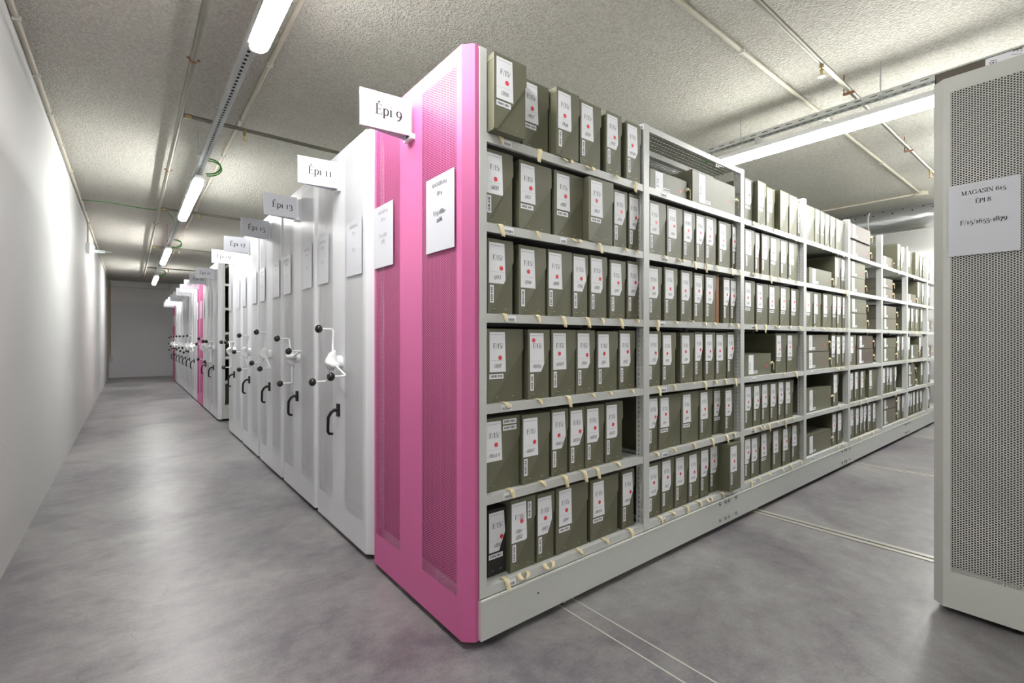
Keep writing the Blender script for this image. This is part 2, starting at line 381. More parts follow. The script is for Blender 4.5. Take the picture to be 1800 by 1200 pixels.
def letters(mb, text, x, z, size, plane, thick=.15, thin=.05, old=True, slant=0.0, hand=False, align='c', jitter=None, mi=0):
    """text on the plane(u, v) map; u to the reader's right, v up. (x, z): centre or left of the baseline."""
    seq = []; w = 0
    for ch in text:
        acc = ch == 'É'; g = 'E' if acc else ch
        if g not in GL: continue
        adv, st = GL[g]; sc = 1.0
        seq.append((g, w, st, acc)); w += adv
    x0 = x - w * size / 2 if align == 'c' else x
    for g, gx, st, acc in seq:
        dy, sy = 0.0, 1.0
        if old and g in '012': sy = .66
        if old and g in '34579': dy = -.30
        jy = jitter.uniform(-.08, .08) if jitter else 0
        js = jitter.uniform(.85, 1.1) if jitter else 1
        def T(p):
            yy = (p[1] * sy * js + dy + jy)
            return (x0 + (gx + p[0] + yy * slant) * size, z + yy * size)
        sts = list(st)
        if acc: sts = sts + [('l', 'k', [(.30, 1.10), (.46, 1.30)])]
        for typ, wd, pts in sts:
            if hand:
                if typ == 'l' and wd == 't' and g in 'FI1' : continue
                wf = lambda v, h: thick * size
            elif wd == 'k': wf = lambda v, h: (thin + (thick - thin) * v ** 1.3) * size
            elif wd == 'T': wf = lambda v, h: thick * .75 * size
            else: wf = lambda v, h: thin * size
            if typ == 'c' and len(pts) > 2:
                q = smooth_pts(pts, 2 if hand else 4)
                ribbon2d(mb, [T(p) for p in q], wf, plane, mi)
            else:
                for i in range(len(pts) - 1):
                    ribbon2d(mb, [T(pts[i]), T(pts[i + 1])], wf, plane, mi)
    return mb

# ---------------------------------------------------------------- the room
CZ = 3.127                                     # ceiling
XL, XR, YN, YB = -0.522, 10.35, -4.2, 19.95
struct(MB().box(XL - .2, XR + .2, YN - .2, YB + .2, -0.15, 0.0).build('floor', MAT['floor']), 'polished grey concrete floor of the archive store')
struct(MB().box(XL - .2, XR + .2, YN - .2, YB + .2, CZ, CZ + .15).build('ceiling', MAT['ceiling']), 'rough sprayed grey ceiling over the archive store')
struct(MB().box(XL - .2, XL, YN - .2, YB + .2, 0, CZ).build('wall_left', MAT['wall']), 'long bare white wall along the aisle')
struct(MB().box(XL - .2, XR + .2, YB, YB + .2, 0, CZ).build('wall_back', MAT['wall_far']), 'pale wall closing the far end of the aisle')
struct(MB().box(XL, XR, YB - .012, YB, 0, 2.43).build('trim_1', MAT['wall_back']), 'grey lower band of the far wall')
struct(MB().box(XR, XR + .2, YN - .2, YB + .2, 0, CZ).build('wall_right', MAT['wall_far']), 'white wall behind the ends of the shelving units')
struct(MB().box(XL - .2, XR + .2, YN - .2, YN, 0, CZ).build('wall_front', MAT['wall_far']), 'white wall behind the camera')

# floor rails: channels let into the concrete, running under all the mobile units
def rail_x(x, y0, y1, label, metal=True):
    t = empty('floor_rail', (x, (y0 + y1) / 2, 0)); h = (y1 - y0) / 2
    tag(t, label, 'rail', 'floor rails crossing the aisle between the shelving units')
    if metal:
        MB().box(-.046, -.012, -h, h, 0.0002, .004).box(.010, .046, -h, h, 0.0002, .004).build('rail_edge', MAT['rail'], t)
        MB().box(-.012, .010, -h, h, 0.0002, .0012).build('rail_groove', MAT['rail_dark'], t)
    else:
        MB().box(-.048, -.042, -h, h, 0.0002, .0014).build('rail_edge', MAT['grout'], t)
        MB().box(.042, .048, -h, h, 0.0002, .0014).build('rail_edge', MAT['grout'], t)
    return t
rail_x(1.613, -2.3, 2.2, 'thin pair of pale joint lines in the floor beside the pink end panel', metal=False)
rail_x(3.540, -2.3, 18.6, 'broad pale steel rail let into the floor, the one nearest the bolted beam joint')
rail_x(5.665, -2.3, 18.6, 'steel floor rail crossing the aisle halfway along the open shelving')
rail_x(7.810, -2.3, 18.6, 'most distant steel floor rail, a thin pale line far down the aisle')

# ---------------------------------------------------------------- fluorescent lamps
def lamp_proto():
    t = empty('ceiling_lamp', (0, 0, 0))
    L = .95
    prof = [(-.045, .054), (-.046, .030), (-.036, .008), (-.022, 0), (.022, 0), (.036, .008), (.046, .030), (.045, .054)]
    MB().prism([(p[0], p[1]) for p in prof], -L + .07, L - .07, ax='y').build('diffuser', MAT['lamp'], t)
    for s_ in (-1, 1):
        y0, y1 = (L - .07, L) if s_ > 0 else (-L, -L + .07)
        e = MB()
        n = len(prof)
        near, far = (y0, y1) if s_ > 0 else (y1, y0)
        a = [(p[0], near, p[1]) for p in prof]; b_ = [(p[0] * .78, far, .054 + (p[1] - .054) * .62) for p in prof]
        e.add(a + b_, [(i, (i + 1) % n, n + (i + 1) % n, n + i) for i in range(n)] + [tuple(range(n, 2 * n))])
        e.build('end_cap', MAT['lamp_end'], t)
    MB().prism([(-.0455, .054), (.0455, .054), (.042, .068), (.026, .098), (-.026, .098), (-.042, .068)], -L + .01, L - .01, ax='y').build('housing', MAT['crank'], t)
    for y in (-.6, .6):
        MB().box(-.035, .035, y - .012, y + .012, .098, .158).build('hanger', MAT['zinc'], t)
    return t
LZ = 2.742
LAMPS = []
lp = lamp_proto()
lamp_spots = [(0.525, 1.86, 'bright fluorescent lamp over the aisle, cut by the top edge of the picture'),
              (0.525, 6.45, 'fluorescent lamp over the aisle, second along the cable tray beside a green cable loop'),
              (0.525, 11.05, 'fluorescent lamp over the aisle, third in the row, small and beyond the second one'),
              (0.525, 15.65, 'fluorescent lamp at the far end of the aisle by the grey end wall'),
              (0.525, -2.75, 'unseen fill lamp added over the aisle behind the camera'),  # added out of view to brighten the box fronts
              (4.03, 1.18, 'long glowing fluorescent lamp over the open shelving beside the grey perforated end panel'),
              (4.03, 5.78, 'unseen fill lamp added over the closed shelving units'),  # added out of view to light the ceiling
              (4.03, 10.38, 'unseen fill lamp added over the closed shelving units further back'),  # added out of view like the one before
              (5.60, -.02, 'added fill lamp nearest the long one in the open aisle, hidden by the grey end panel'),  # this and the next three added out of sight to brighten ceiling and end wall
              (6.70, .10, 'added fill lamp deep in the open aisle, hidden behind the grey end panel'),
              (7.90, .20, 'added fill lamp in the middle of the open aisle, hidden behind the grey end panel'),
              (9.30, .52, 'added fill lamp at the end of the open aisle, hidden behind the grey end panel'),
              (7.20, 5.78, 'unseen fill lamp added over the deep ends of the closed units')]  # added out of view for general brightness
for i, (x, y, lab) in enumerate(lamp_spots):
    o = lp if i == 0 else copy_tree(lp)
    o.location = (x, y, LZ)
    tag(o, lab, 'lamp', 'fluorescent ceiling lamps')

# cable trays above the lamp rows, hung on threaded rods
def tray(x, y0, y1, label, rods):
    t = empty('cable_tray', (x, (y0 + y1) / 2, 2.90)); h = (y1 - y0) / 2; c = (y0 + y1) / 2
    tag(t, label, 'cable tray', 'slotted cable trays under the ceiling')
    MB().box(-.030, .030, -h, h, 0, .002).build('channel', MAT['zinc_slot'], t)
    MB().box(-.032, -.030, -h, h, 0, .038).build('side_flange', MAT['zinc_side'], t)
    MB().box(.030, .032, -h, h, 0, .038).build('side_flange', MAT['zinc_side'], t)
    cb = MB()
    for dx in (-.017, .002, .018): cb.tube([(dx, -h, .017), (dx + .002, 0, .017), (dx, h, .017)], .011, 6)
    cb.build('cable', MAT['dark'], t)
    for y in rods:
        MB().tube([(-.052, y - c, .0), (-.052, y - c, CZ - 2.90)], .004, 6).box(-.056, -.036, y - c - .012, y - c + .012, 0, .02).build('threaded_rod', MAT['zinc'], t)
    return t
tray(0.535, -2.38, 17.2, 'slotted zinc cable tray over the aisle lamps', [-1.6, 1.4, 2.3, 4.0, 5.1, 8.2, 9.6, 12.6, 14.2])
tray(4.03, -2.3, 2.22, 'slotted zinc cable tray above the long lamp over the open shelving', [-1.4, .95, 1.9])

def green_loop(x, y, z, r, label):
    path = []
    for i in range(18):
        a = -1.2 + i / 17 * 4.6
        path.append((x + r * .9 * math.sin(a) + .03, y - r * .6 * math.cos(a), z - r * .55 + r * .55 * math.cos(a * .9)))
    m_ = MB().tube(path, .007, 7)
    m_.tube([(p[0] + .01, p[1] + .02, p[2] - .012) for p in path[3:]], .006, 7)
    o = m_.build('green_cable', MAT['green']); o2 = MB().box(x + .05, x + .075, y - .03, y - .005, z - .05, z - .03)
    return tag(o, label, 'cable', 'green cable loops at the lamps')
green_loop(.56, 5.30, 2.93, .10, 'green cable loop hanging at the near end of the second aisle lamp')
green_loop(.56, 9.9, 2.93, .11, 'green cable loop at the near end of the third aisle lamp')
green_loop(.56, 14.5, 2.93, .11, 'green cable loop at the near end of the farthest aisle lamp')
green_loop(4.06, 2.26, 2.93, .06, 'short green cable end at the tip of the tray above the open shelving')
tag(MB().tube([(-.49, 8.35, 3.06), (-.2, 8.35, 3.075), (.15, 8.34, 3.055), (.42, 8.33, 3.06), (.50, 8.45, 2.98), (.55, 8.6, 2.93)], .005, 6).build('ceiling_cable', MAT['green']),
    'thin green cable crossing the ceiling from the white wall to the tray', 'cable')

# sprinkler pipes
def clampp(t, p, along):
    m_ = MB()
    if along == 'y': m_.tube([(p[0], p[1] - .012, p[2]), (p[0], p[1] + .012, p[2])], .0245, 12).box(p[0] - .036, p[0] + .036, p[1] - .005, p[1] + .005, p[2] - .004, p[2] + .004).tube([(p[0], p[1], p[2]), (p[0], p[1], CZ)], .004, 5)
    else: m_.box(p[0] - .012, p[0] + .012, p[1] - .034, p[1] + .034, p[2] - .03, p[2] - .02).tube([(p[0], p[1] + .03, p[2] - .03), (p[0], p[1] + .03, CZ)], .004, 5)
    m_.build('pipe_clamp', MAT['clamp'], t)
def head(t, p):
    MB().tube([(p[0], p[1], p[2]), (p[0], p[1], p[2] - .035)], .014, 8).tube([(p[0], p[1], p[2] - .035), (p[0], p[1], p[2] - .05), (p[0], p[1], p[2] - .056), (p[0], p[1], p[2] - .085)], [.006, .014, .008, .006], 8) \
        .tube([(p[0], p[1], p[2] - .085), (p[0], p[1], p[2] - .088)], .020, 10).build('sprinkler_head', MAT['brass'], t)
main = empty('sprinkler_main_pipe', (.316, 0, 0)); tag(main, 'galvanised main sprinkler pipe running the length of the aisle ceiling', 'pipe', 'sprinkler pipes')
MB().tube([(0, -2.38, 3.022), (0, 17.0, 3.022)], .021, 12).tube([(0, 17.0, 3.022), (-.06, 17.25, 3.0), (-.2, 17.3, 2.98)], .012, 8).build('pipe', MAT['pipe'], main)
for y in (-1.2, 1.1, 3.62, 6.15, 9.1, 12.2, 15.1): clampp(main, (0, y, 3.022), 'y')
for i, (y, lab) in enumerate([(1.13, 'sprinkler branch pipe crossing above the open shelving near the top of the picture'),
                              (4.55, 'sprinkler branch pipe crossing the ceiling behind the first aisle signs'),
                              (8.0, 'thin sprinkler branch pipe beyond the second aisle lamp'),
                              (11.4, 'thin sprinkler branch pipe by the third aisle lamp'),
                              (14.8, 'farthest sprinkler branch pipe, by the last aisle lamp')]):
    t = empty('sprinkler_branch_pipe', (0, y, 0)); tag(t, lab, 'pipe', 'sprinkler pipes')
    z = 3.012
    MB().tube([(.33, 0, z), (9.9, 0, z)], .0155, 10).build('pipe', MAT['pipe'], t)
    MB().tube([(.345, 0, z), (.385, 0, z)], .02, 10).build('coupling', MAT['brass'], t)
    for x in ((.76, 3.52, 6.5) if i else (3.45, 6.5)): head(t, (x, 0, z))
    for x in (2.2, 3.97, 4.0 + 1.62, 7.2): clampp(t, (x, 0, z), 'x')

# conduits
def conduit(name, label, pts, r, mat, clips, along='y', cat='conduit'):
    t = empty(name, pts[0]); o = Vector(pts[0]); tag(t, label, cat, 'cable conduits')
    MB().tube([Vector(p) - o for p in pts], r, 10).build('tube', mat, t)
    for c in clips:
        q = Vector(c) - o
        m_ = MB()
        if along == 'y': m_.box(q.x - r - .006, q.x + r + .006, q.y - .01, q.y + .01, q.z - r - .004, q.z + r * .4)
        else: m_.box(q.x - .01, q.x + .01, q.y - r - .006, q.y + r + .006, q.z - r - .004, q.z + r * .4)
        m_.build('clip', mat if mat is not MAT['pvc'] else MAT['pale_trim'], t)
    return t
conduit('ceiling_conduit', 'cream conduit on the ceiling running beside the aisle lamps', [(.742, -2.38, CZ - .014), (.742, 19.9, CZ - .014)], .014, MAT['pvc'], [(.742, y, CZ - .014) for y in (1.7, 2.7, 3.55, 4.6, 5.6, 6.7, 8.2, 9.8)])
conduit('wall_top_conduit', 'cream conduit clipped along the top of the long white wall', [(XL + .022, -2.38, CZ - .06), (XL + .022, 19.9, CZ - .06)], .014, MAT['pvc'], [(XL + .024, y, CZ - .06) for y in (1.2, 1.9, 2.55, 3.2, 3.85, 4.6, 5.3, 6.1, 7, 8, 9, 10, 12)])
j = conduit('cross_conduit', 'cream conduit crossing the ceiling above the open shelving to a round box', [(2.1, 1.47, CZ - .014), (7.86, 1.47, CZ - .014)], .014, MAT['pvc'], [(3.09, 1.47, CZ - .014), (4.6, 1.47, CZ - .014), (6.2, 1.47, CZ - .014)], 'x')
MB().tube([(5.82, 0, .014), (5.82, 0, -.035)], .075, 20).build('junction_box', MAT['pvc'], j)
conduit('end_conduit', 'cream conduit on the ceiling along the far end of the shelving', [(7.9, 1.5, CZ - .014), (7.9, 14, CZ - .014)], .014, MAT['pvc'], [(7.9, 2.6, CZ - .014), (7.9, 3.6, CZ - .014)])
conduit('back_wall_conduit', 'thin grey conduit across the top of the far end wall', [(XL + .02, YB - .03, 2.93), (.9, YB - .03, 2.93), (1.05, YB - .03, 2.93), (1.05, YB - .05, 3.1)], .012, MAT['pale_trim'], [(.2, YB - .03, 2.93)], 'x')
conduit('corner_pipe', 'thin vertical ochre pipe in the corner of the far wall', [(XL + .04, YB - .04, 3.05), (XL + .04, YB - .04, .7)], .016, MAT['brass'], [])
tag(MB().box(XL + .005, XL + .10, YB - .10, YB - .014, .52, .70).build('wall_box', MAT['pale_trim']), 'small pale box low in the corner of the far wall', 'box')

# spiral ventilation duct at the ends of the rows
t = empty('ventilation_duct', (8.55, 0, 2.937)); tag(t, 'shiny round zinc ventilation duct hung under the ceiling at the far wall', 'duct')
m_ = MB(); rings = []; n = 40
ys = [-2.35 + i * 1.2 for i in range(19)]
vs = [(.170 * math.cos(2 * math.pi * k / n), y, .170 * math.sin(2 * math.pi * k / n)) for y in ys for k in range(n)]
m_.add(vs, [(i * n + k, i * n + (k + 1) % n, (i + 1) * n + (k + 1) % n, (i + 1) * n + k) for i in range(len(ys) - 1) for k in range(n)], 0, True)
m_.build('duct_tube', MAT['duct'], t)
for y in (.1, 2.15, 4.4):
    ring = [(.176 * math.cos(a), y, .176 * math.sin(a)) for a in [math.radians(q) for q in range(100, 441, 12)]]
    MB().tube(ring, .010, 6).build('strap', MAT['pale_trim'], t)
hm = MB()
for i in range(26):
    y = .55 + i * .22
    for ang, off in ((150, 0), (132, .11)):
        a = math.radians(ang)
        c = Vector((.171 * math.cos(a), y + off, .171 * math.sin(a)))
        d = Vector((math.cos(a), 0, math.sin(a)))
        hm.tube([c - d * .004, c + d * .002], .011, 8)
hm.build('air_hole', MAT['ink'], t)['kind'] = 'stuff'

# lit emergency lamp on the long wall
t = empty('emergency_light', (XL + .002, 9.8, 2.62)); tag(t, 'small lit emergency lamp on a bracket high on the long white wall', 'emergency light')
MB().box(0, .045, -.10, .10, -.045, .10).build('back_box', MAT['crank'], t)
MB().box(.045, .085, -.09, .09, -.040, .060).build('lens', MAT['exit'], t)
MB().box(.06, .30, .02, .03, -.01, .0).box(.06, .22, .02, .03, -.03, .01).build('bracket', MAT['crank'], t)
MB().tube([(.02, 0, .10), (.02, 0, .44)], .012, 8).build('conduit_drop', MAT['pvc'], t)

# ---------------------------------------------------------------- mobile shelving units
# local frame of a unit: origin on the floor at the middle of its end panel, x into the unit, y across it
SHELF_Z = [2.087, 1.722, 1.351, 0.978, 0.607, 0.235]          # top faces of the six decks
CX = [0.073] + [1.168 + 1.106 * k for k in range(8)]           # uprights along the unit
def end_panel(t, base, perf, name='end_panel'):
    m_ = MB(); W, c, z0, z1 = .437, .038, .03, 2.431
    ys = [-W, -.398, -.103, .122, .412, W]; zs = [z0, .197, 2.362, z1]
    for i in range(5):
        for j in range(3):
            m_.quad((0, ys[i + 1], zs[j]), (0, ys[i], zs[j]), (0, ys[i], zs[j + 1]), (0, ys[i + 1], zs[j + 1]), 1 if (i in (1, 3) and j == 1) else 0)
    for s_ in (-1, 1):
        a, b_ = (0, s_ * W), (c, s_ * (W + c)); d = (.055, s_ * (W + c))
        m_.quad((a[0], a[1], z0), (b_[0], b_[1], z0), (b_[0], b_[1], z1), (a[0], a[1], z1))
        m_.quad((b_[0], b_[1], z0), (d[0], d[1], z0), (d[0], d[1], z1), (b_[0], b_[1], z1))
    poly = [(0, -W), (0, W), (c, W + c), (.055, W + c), (.055, -W - c), (c, -W - c)]
    for z in (z0, z1): m_.add([(p[0], p[1], z) for p in poly], [tuple(range(6))])
    return m_.build(name, [base, perf], t)

def notice(t, yc, lines, dark=True, zc=1.786, w=.236, h=.325, x=-.006):
    o = MB().box(x - .002, x, yc - w / 2, yc + w / 2, zc - h / 2, zc + h / 2).build('notice', MAT['plastic_sheet'], t)
    pl = MB().box(x, 0, yc - .01, yc + .01, zc - h / 2 + .03, zc - h / 2 + .05).box(x, 0, yc - .01, yc + .01, zc + h / 2 - .05, zc + h / 2 - .03)
    pl.build('notice_clip', MAT['crank'], o)
    if lines:
        lm = MB()
        for tx, dz, sz in lines:
            letters(lm, tx, -yc, zc + dz, sz, lambda u, v: (x - .0028, -u, v), thick=.17, thin=.065)
        lm.build('lettering', MAT['ink'] if dark else MAT['ink_grey_and_glare'], o)  # grey ink paints in the glare over the fainter notices
    return o

def aisle_sign(t, text, yaw=0.0, ink='ink'):
    """V-shaped plastic flag sign fixed to the end panel, pointing into the aisle"""
    s_ = empty('aisle_sign', (0, 0, 0)); s_.parent = t
    s_.location = (-.018, 0, 2.275); s_.rotation_euler = (0, 0, yaw)
    L = .232; d = .028; H = .083
    for sg in (-1, 1):
        y_in = sg * d
        m_ = MB().prism([(0, y_in), (-L, 0), (-L, sg * .0035), (0, y_in + sg * .0035)], -H, H)
        m_.build('sign_plate', MAT['plastic_sheet'], s_)
    m_ = MB().prism([(.002, -d * 1.02), (-L * .93, 0), (.002, d * 1.02)], -H * .82, -H * .79).box(-.004, .018, -.038, .038, -H - .012, -H + .012).box(-.004, .018, -.012, .012, -H, H * .9)
    m_.build('sign_bracket', MAT['crank'], s_)
    lm = MB()
    ang = math.atan2(-d, L)
    def plane(u, v):
        xx = -L / 2 + u; fr = (xx + L) / L
        return (xx, -d * fr - .0045, v)
    letters(lm, text, .012, -.018, .046, plane, thick=.14, thin=.05)
    lm.build('lettering', MAT[ink], s_)
    return s_

def crank(t, base_deg):
    c = empty('crank', (.012, -.032, 1.102)); c.parent = t
    MB().tube([(-.012, 0, 0), (-.040, 0, 0)], .042, 24).tube([(-.04, 0, 0), (-.046, 0, 0)], .036, 20).build('crank_mount', MAT['crank'], c)
    R0 = math.radians(base_deg)
    n = 48; A = []; B_ = []; C_ = []
    for i in range(n):
        a = 2 * math.pi * i / n; w = max(0.0, math.cos(3 * (a - R0) / 2.0 * 2 / 2)) if False else (0.5 + 0.5 * math.cos(3 * (a - R0)))
        r1 = .030 + .050 * w ** 1.8; r2 = .025 + .034 * w ** 1.8; r3 = .013 + .006 * w
        for arr, r, x in ((A, r1, -.046), (B_, r2, -.082), (C_, r3, -.108)):
            arr.append((x, -r * math.sin(a), r * math.cos(a)))
    m_ = MB().add(A + B_ + C_, [(i, (i + 1) % n, n + (i + 1) % n, n + i) for i in range(n)] + [(n + i, n + (i + 1) % n, 2 * n + (i + 1) % n, 2 * n + i) for i in range(n)] + [tuple(range(2 * n, 3 * n)), tuple(range(n - 1, -1, -1))], 0, True)
    m_.build('crank_hub', MAT['crank'], c)
    for k in range(3):
        a = R0 + k * 2 * math.pi / 3
        P = lambda r, x: (x, -r * math.sin(a), r * math.cos(a))
        MB().tube([P(.05, -.060), P(.10, -.058), P(.195, -.050), P(.207, -.056), P(.210, -.068), P(.210, -.118)], [.0085, .007, .0065, .0065, .0065, .0065], 8).build('crank_arm', MAT['crank'], c)
        kc = P(.210, -.138)
        MB().ball(kc, .026, 16, sx=.9).build('knob', MAT['knob'], c)
    return c

def pull_handle(t):
    m_ = MB()
    m_.box(-.014, 0, -.018, .018, .755, .835)
    path = [(-.010, 0, .795), (-.032, 0, .797), (-.050, 0, .785), (-.068, 0, .755), (-.070, 0, .70), (-.070, 0, .665), (-.062, 0, .652), (-.040, 0, .648)]
    m_.tube(path, [.012, .011, .0105, .010, .0095, .0095, .009, .008], 8)
    return m_.build('pull_handle', MAT['handle'], t)

def upright(t, x, w, y, detail=True, sgn=-1):
    """slotted steel post, front face at y, running in by 50 mm"""
    y1 = y - sgn * .05
    o = MB().box(x - w / 2, x + w / 2, min(y, y1), max(y, y1), .20, 2.424).build('upright', MAT['shelf'] if not detail else MAT['shelf'], t)
    return o

def post_mesh(w, y):
    """post with slotted flange faces on both sides (slots are see-through into the hollow post)"""
    m_ = MB(); x0, x1, ya, yb, z0, z1 = -w / 2, w / 2, y, y + .05, .20, 2.424
    m_.quad((x0, ya, z0), (x1, ya, z0), (x1, ya, z1), (x0, ya, z1), 0)
    m_.quad((x1, yb, z0), (x0, yb, z0), (x0, yb, z1), (x1, yb, z1), 0)
    m_.quad((x0, yb, z0), (x0, ya, z0), (x0, ya, z1), (x0, yb, z1), 1)
    m_.quad((x1, ya, z0), (x1, yb, z0), (x1, yb, z1), (x1, ya, z1), 1)
    m_.quad((x0, ya, z1), (x1, ya, z1), (x1, yb, z1), (x0, yb, z1), 0)
    m_.quad((x0 + .004, ya + .02, z0), (x0 + .004, yb, z0), (x0 + .004, yb, z1), (x0 + .004, ya + .02, z1), 2) if False else None
    return m_

def deck(t, x0, x1, z, ya=-.482, yb=-.02, mat='shelf'):
    """one shelf: deck with folded front and rear lips"""
    m_ = MB().box(x0, x1, ya + .016, yb - .016, z - .010, z)
    m_.box(x0, x1, ya, ya + .016, z - .037, z, 0)
    m_.box(x0, x1, yb - .016, yb, z - .037, z, 0)
    return m_.build('shelf', MAT[mat], t)

def carcass(t, both=True, length=8.94, back='backing'):
    for z in SHELF_Z:
        m_ = MB().box(.06, length, -.450, .450, z - .012, z)
        m_.box(.06, length, -.466, -.450, z - .037, z).box(.06, length, .450, .466, z - .037, z)
        m_.build('shelf', MAT['shelf'], t)
    MB().box(.06, length, -.008, .008, .2, 2.40).build('back_panel', MAT['backing'], t)
    MB().box(.055, .060, -.462, .462, .2, 2.42).build('side_panel', MAT[back], t)
    MB().box(.06, length, -.466, .466, .035, .197).build('base_beam', MAT['shelf'], t)
    pm = post_mesh(.034, -.468).mesh('upright', [MAT['shelf'], MAT['shelf']])
    for x in (CX[0], CX[1], CX[2]):
        link('upright', pm, t, (x, 0, 0))
    for x in (CX[0], CX[1], CX[2]):
        link('upright', pm, t, (x, .886, 0))

EX = 1.04
def unit(num, yc, style, crank_deg=None, yaw=0.0, text=True, label='', notices=2, sign=True, group='closed mobile shelving units along the aisle'):
    t = empty('mobile_shelving_unit', (EX, yc, 0))
    tag(t, label, 'shelving unit', group)
    base, perf = {'p': ('pink', 'pink_perf'), 'w': ('white', 'white_perf'), 'g': ('greyw', 'greyw_perf')}[style]
    end_panel(t, MAT[base], MAT[perf])
    if crank_deg is not None:
        crank(t, crank_deg); pull_handle(t)
    if sign: aisle_sign(t, 'Épi %d' % num, yaw, 'ink')
    ln = lambda n, a, b: [('MAGASIN 615', .118, .0155), ('ÉPI %d' % n, .077, .0155)] + ([(a, -.005, .019), (b, -.037, .019)] if b else [(a, -.02, .019)])
    if text:
        rng = {9: (('F/15/1880-', '2286'), ('F/15/2287-', '2785'))}.get(num, (('F/15/', ''), ('F/15/', '')))
        notice(t, -.275, ln(num, *rng[0]), dark=num == 9); notice(t, .305, ln(num + 1, *rng[1]), dark=False)
    else:
        notice(t, -.275, None); notice(t, .305, None)
    return t

# --- the pink unit whose open side faces the camera
U9 = unit(9, 2.053, 'p', text=True, label='pink end-panelled shelving unit with open shelves full of grey archive boxes')
U9['group'] = 'mobile shelving units'
PITCH_L = [(CX[0] + .017, CX[1] - .026)] + [(CX[k] + .026, CX[k + 1] - .026) for k in range(1, 8)]
def shelf_sticker(p, x, z, w=.055, col=False):
    m_ = MB().box(x, x + w, -.4832, -.482, z - .031, z - .006, 0)
    r = random.Random(int(x * 1000) + int(z * 77)); xx = x + .006
    while xx < x + w - .008:
        b_ = r.uniform(.0012, .004)
        m_.quad((xx, -.4836, z - .028), (xx + b_, -.4836, z - .028), (xx + b_, -.4836, z - .017), (xx, -.4836, z - .017), 1); xx += b_ + r.uniform(.001, .003)
    m_.build('shelf_sticker', [MAT['pale_trim'] if False else MAT['paper'], MAT['ink']], p)
for bay, (x0, x1) in enumerate(PITCH_L):
    for k, z in enumerate(SHELF_Z):
        sh = deck(U9, x0, x1, z)
        if bay < 4:
            shelf_sticker(sh, x0 + (.075 if bay == 0 else .10) + .012 * ((k * 7 + bay) % 3), z)
            if bay == 0 and k == 1: shelf_sticker(sh, x0 + .42, z, .04)
# perforated cover shelf over the second bay
x0, x1 = PITCH_L[1]
m_ = MB().quad((x0, -.48, 2.417), (x1, -.48, 2.417), (x1, -.02, 2.417), (x0, -.02, 2.417), 1)
m_.box(x0, x1, -.484, -.470, 2.388, 2.420, 0).box(x0, x1, -.285, -.280, 2.385, 2.416, 0).box(x0, x1, -.200, -.195, 2.385, 2.416, 0).quad((x0, -.28, 2.39), (x1, -.28, 2.39), (x1, -.20, 2.39), (x0, -.20, 2.39), 2).box(x0, x1, -.03, -.02, 2.38, 2.418, 0)
m_.build('cover_shelf', [MAT['shelf'], MAT['deck_perf'], MAT['louver']], U9)
m_ = MB().quad((x0, .02, 2.417), (x1, .02, 2.417), (x1, .46, 2.417), (x0, .46, 2.417), 1).box(x0, x1, .47, .484, 2.388, 2.420, 0).box(x0, x1, .20, .26, 2.395, 2.415, 0)
m_.build('cover_shelf', [MAT['shelf'], MAT['deck_perf']], U9)
pm1 = post_mesh(.034, -.484).mesh('upright', [MAT['shelf'], MAT['upright']])
pm2 = post_mesh(.050, -.484).mesh('upright', [MAT['shelf'], MAT['upright']])
pm3 = post_mesh(.034, -.06).mesh('upright', [MAT['shelf'], MAT['upright']])
for k, x in enumerate(CX):
    link('upright', pm1 if k == 0 else pm2, U9, (x, 0, 0))
    link('upright', pm3, U9, (x, 0, 0))
    link('upright', pm2, U9, (x, .918, 0))
for z in SHELF_Z:
    MB().box(.06, 8.9, .02, .466, z - .012, z).box(.06, 8.9, .466, .482, z - .037, z).build('rear_shelf', MAT['shelf'], U9)
MB().box(.055, 8.93, -.006, .006, .2, 2.16).build('back_panel', MAT['dark'], U9)  # added dark sheet, shade in the gaps between boxes put into its colour
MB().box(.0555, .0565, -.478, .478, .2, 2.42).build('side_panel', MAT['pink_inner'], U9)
bb = MB().box(.055, 8.94, -.494, .494, .035, .193).box(.055, 8.94, -.4965, -.490, .190, .198, 1)
bb.build('base_beam', [MAT['shelf'], MAT['shelf_edge']], U9)
for cx in (2.06, 4.36, 6.66):
    for dz in (.178 - .0, .072):
        for dx in (-.115, -.045, .0, .10):
            MB().tube([(cx + dx, -.494, dz), (cx + dx, -.4985, dz)], .0125, 10).ball((cx + dx, -.4985, dz), .0085, 8, sy=.6).build('bolt', MAT['bolt'], U9)
MB().ball((.36, -.4945, .13), .004, 8).build('bolt', MAT['ink'], U9)
for wx in (.573, 2.50, 4.625, 6.77):
    MB().tube([(wx - .012, -.45, .034), (wx + .012, -.45, .034)], .030, 14).box(wx - .03, wx - .022, -.475, -.43, .012, .04).box(wx + .022, wx + .03, -.475, -.43, .012, .04).build('wheel', MAT['wheel'], U9)

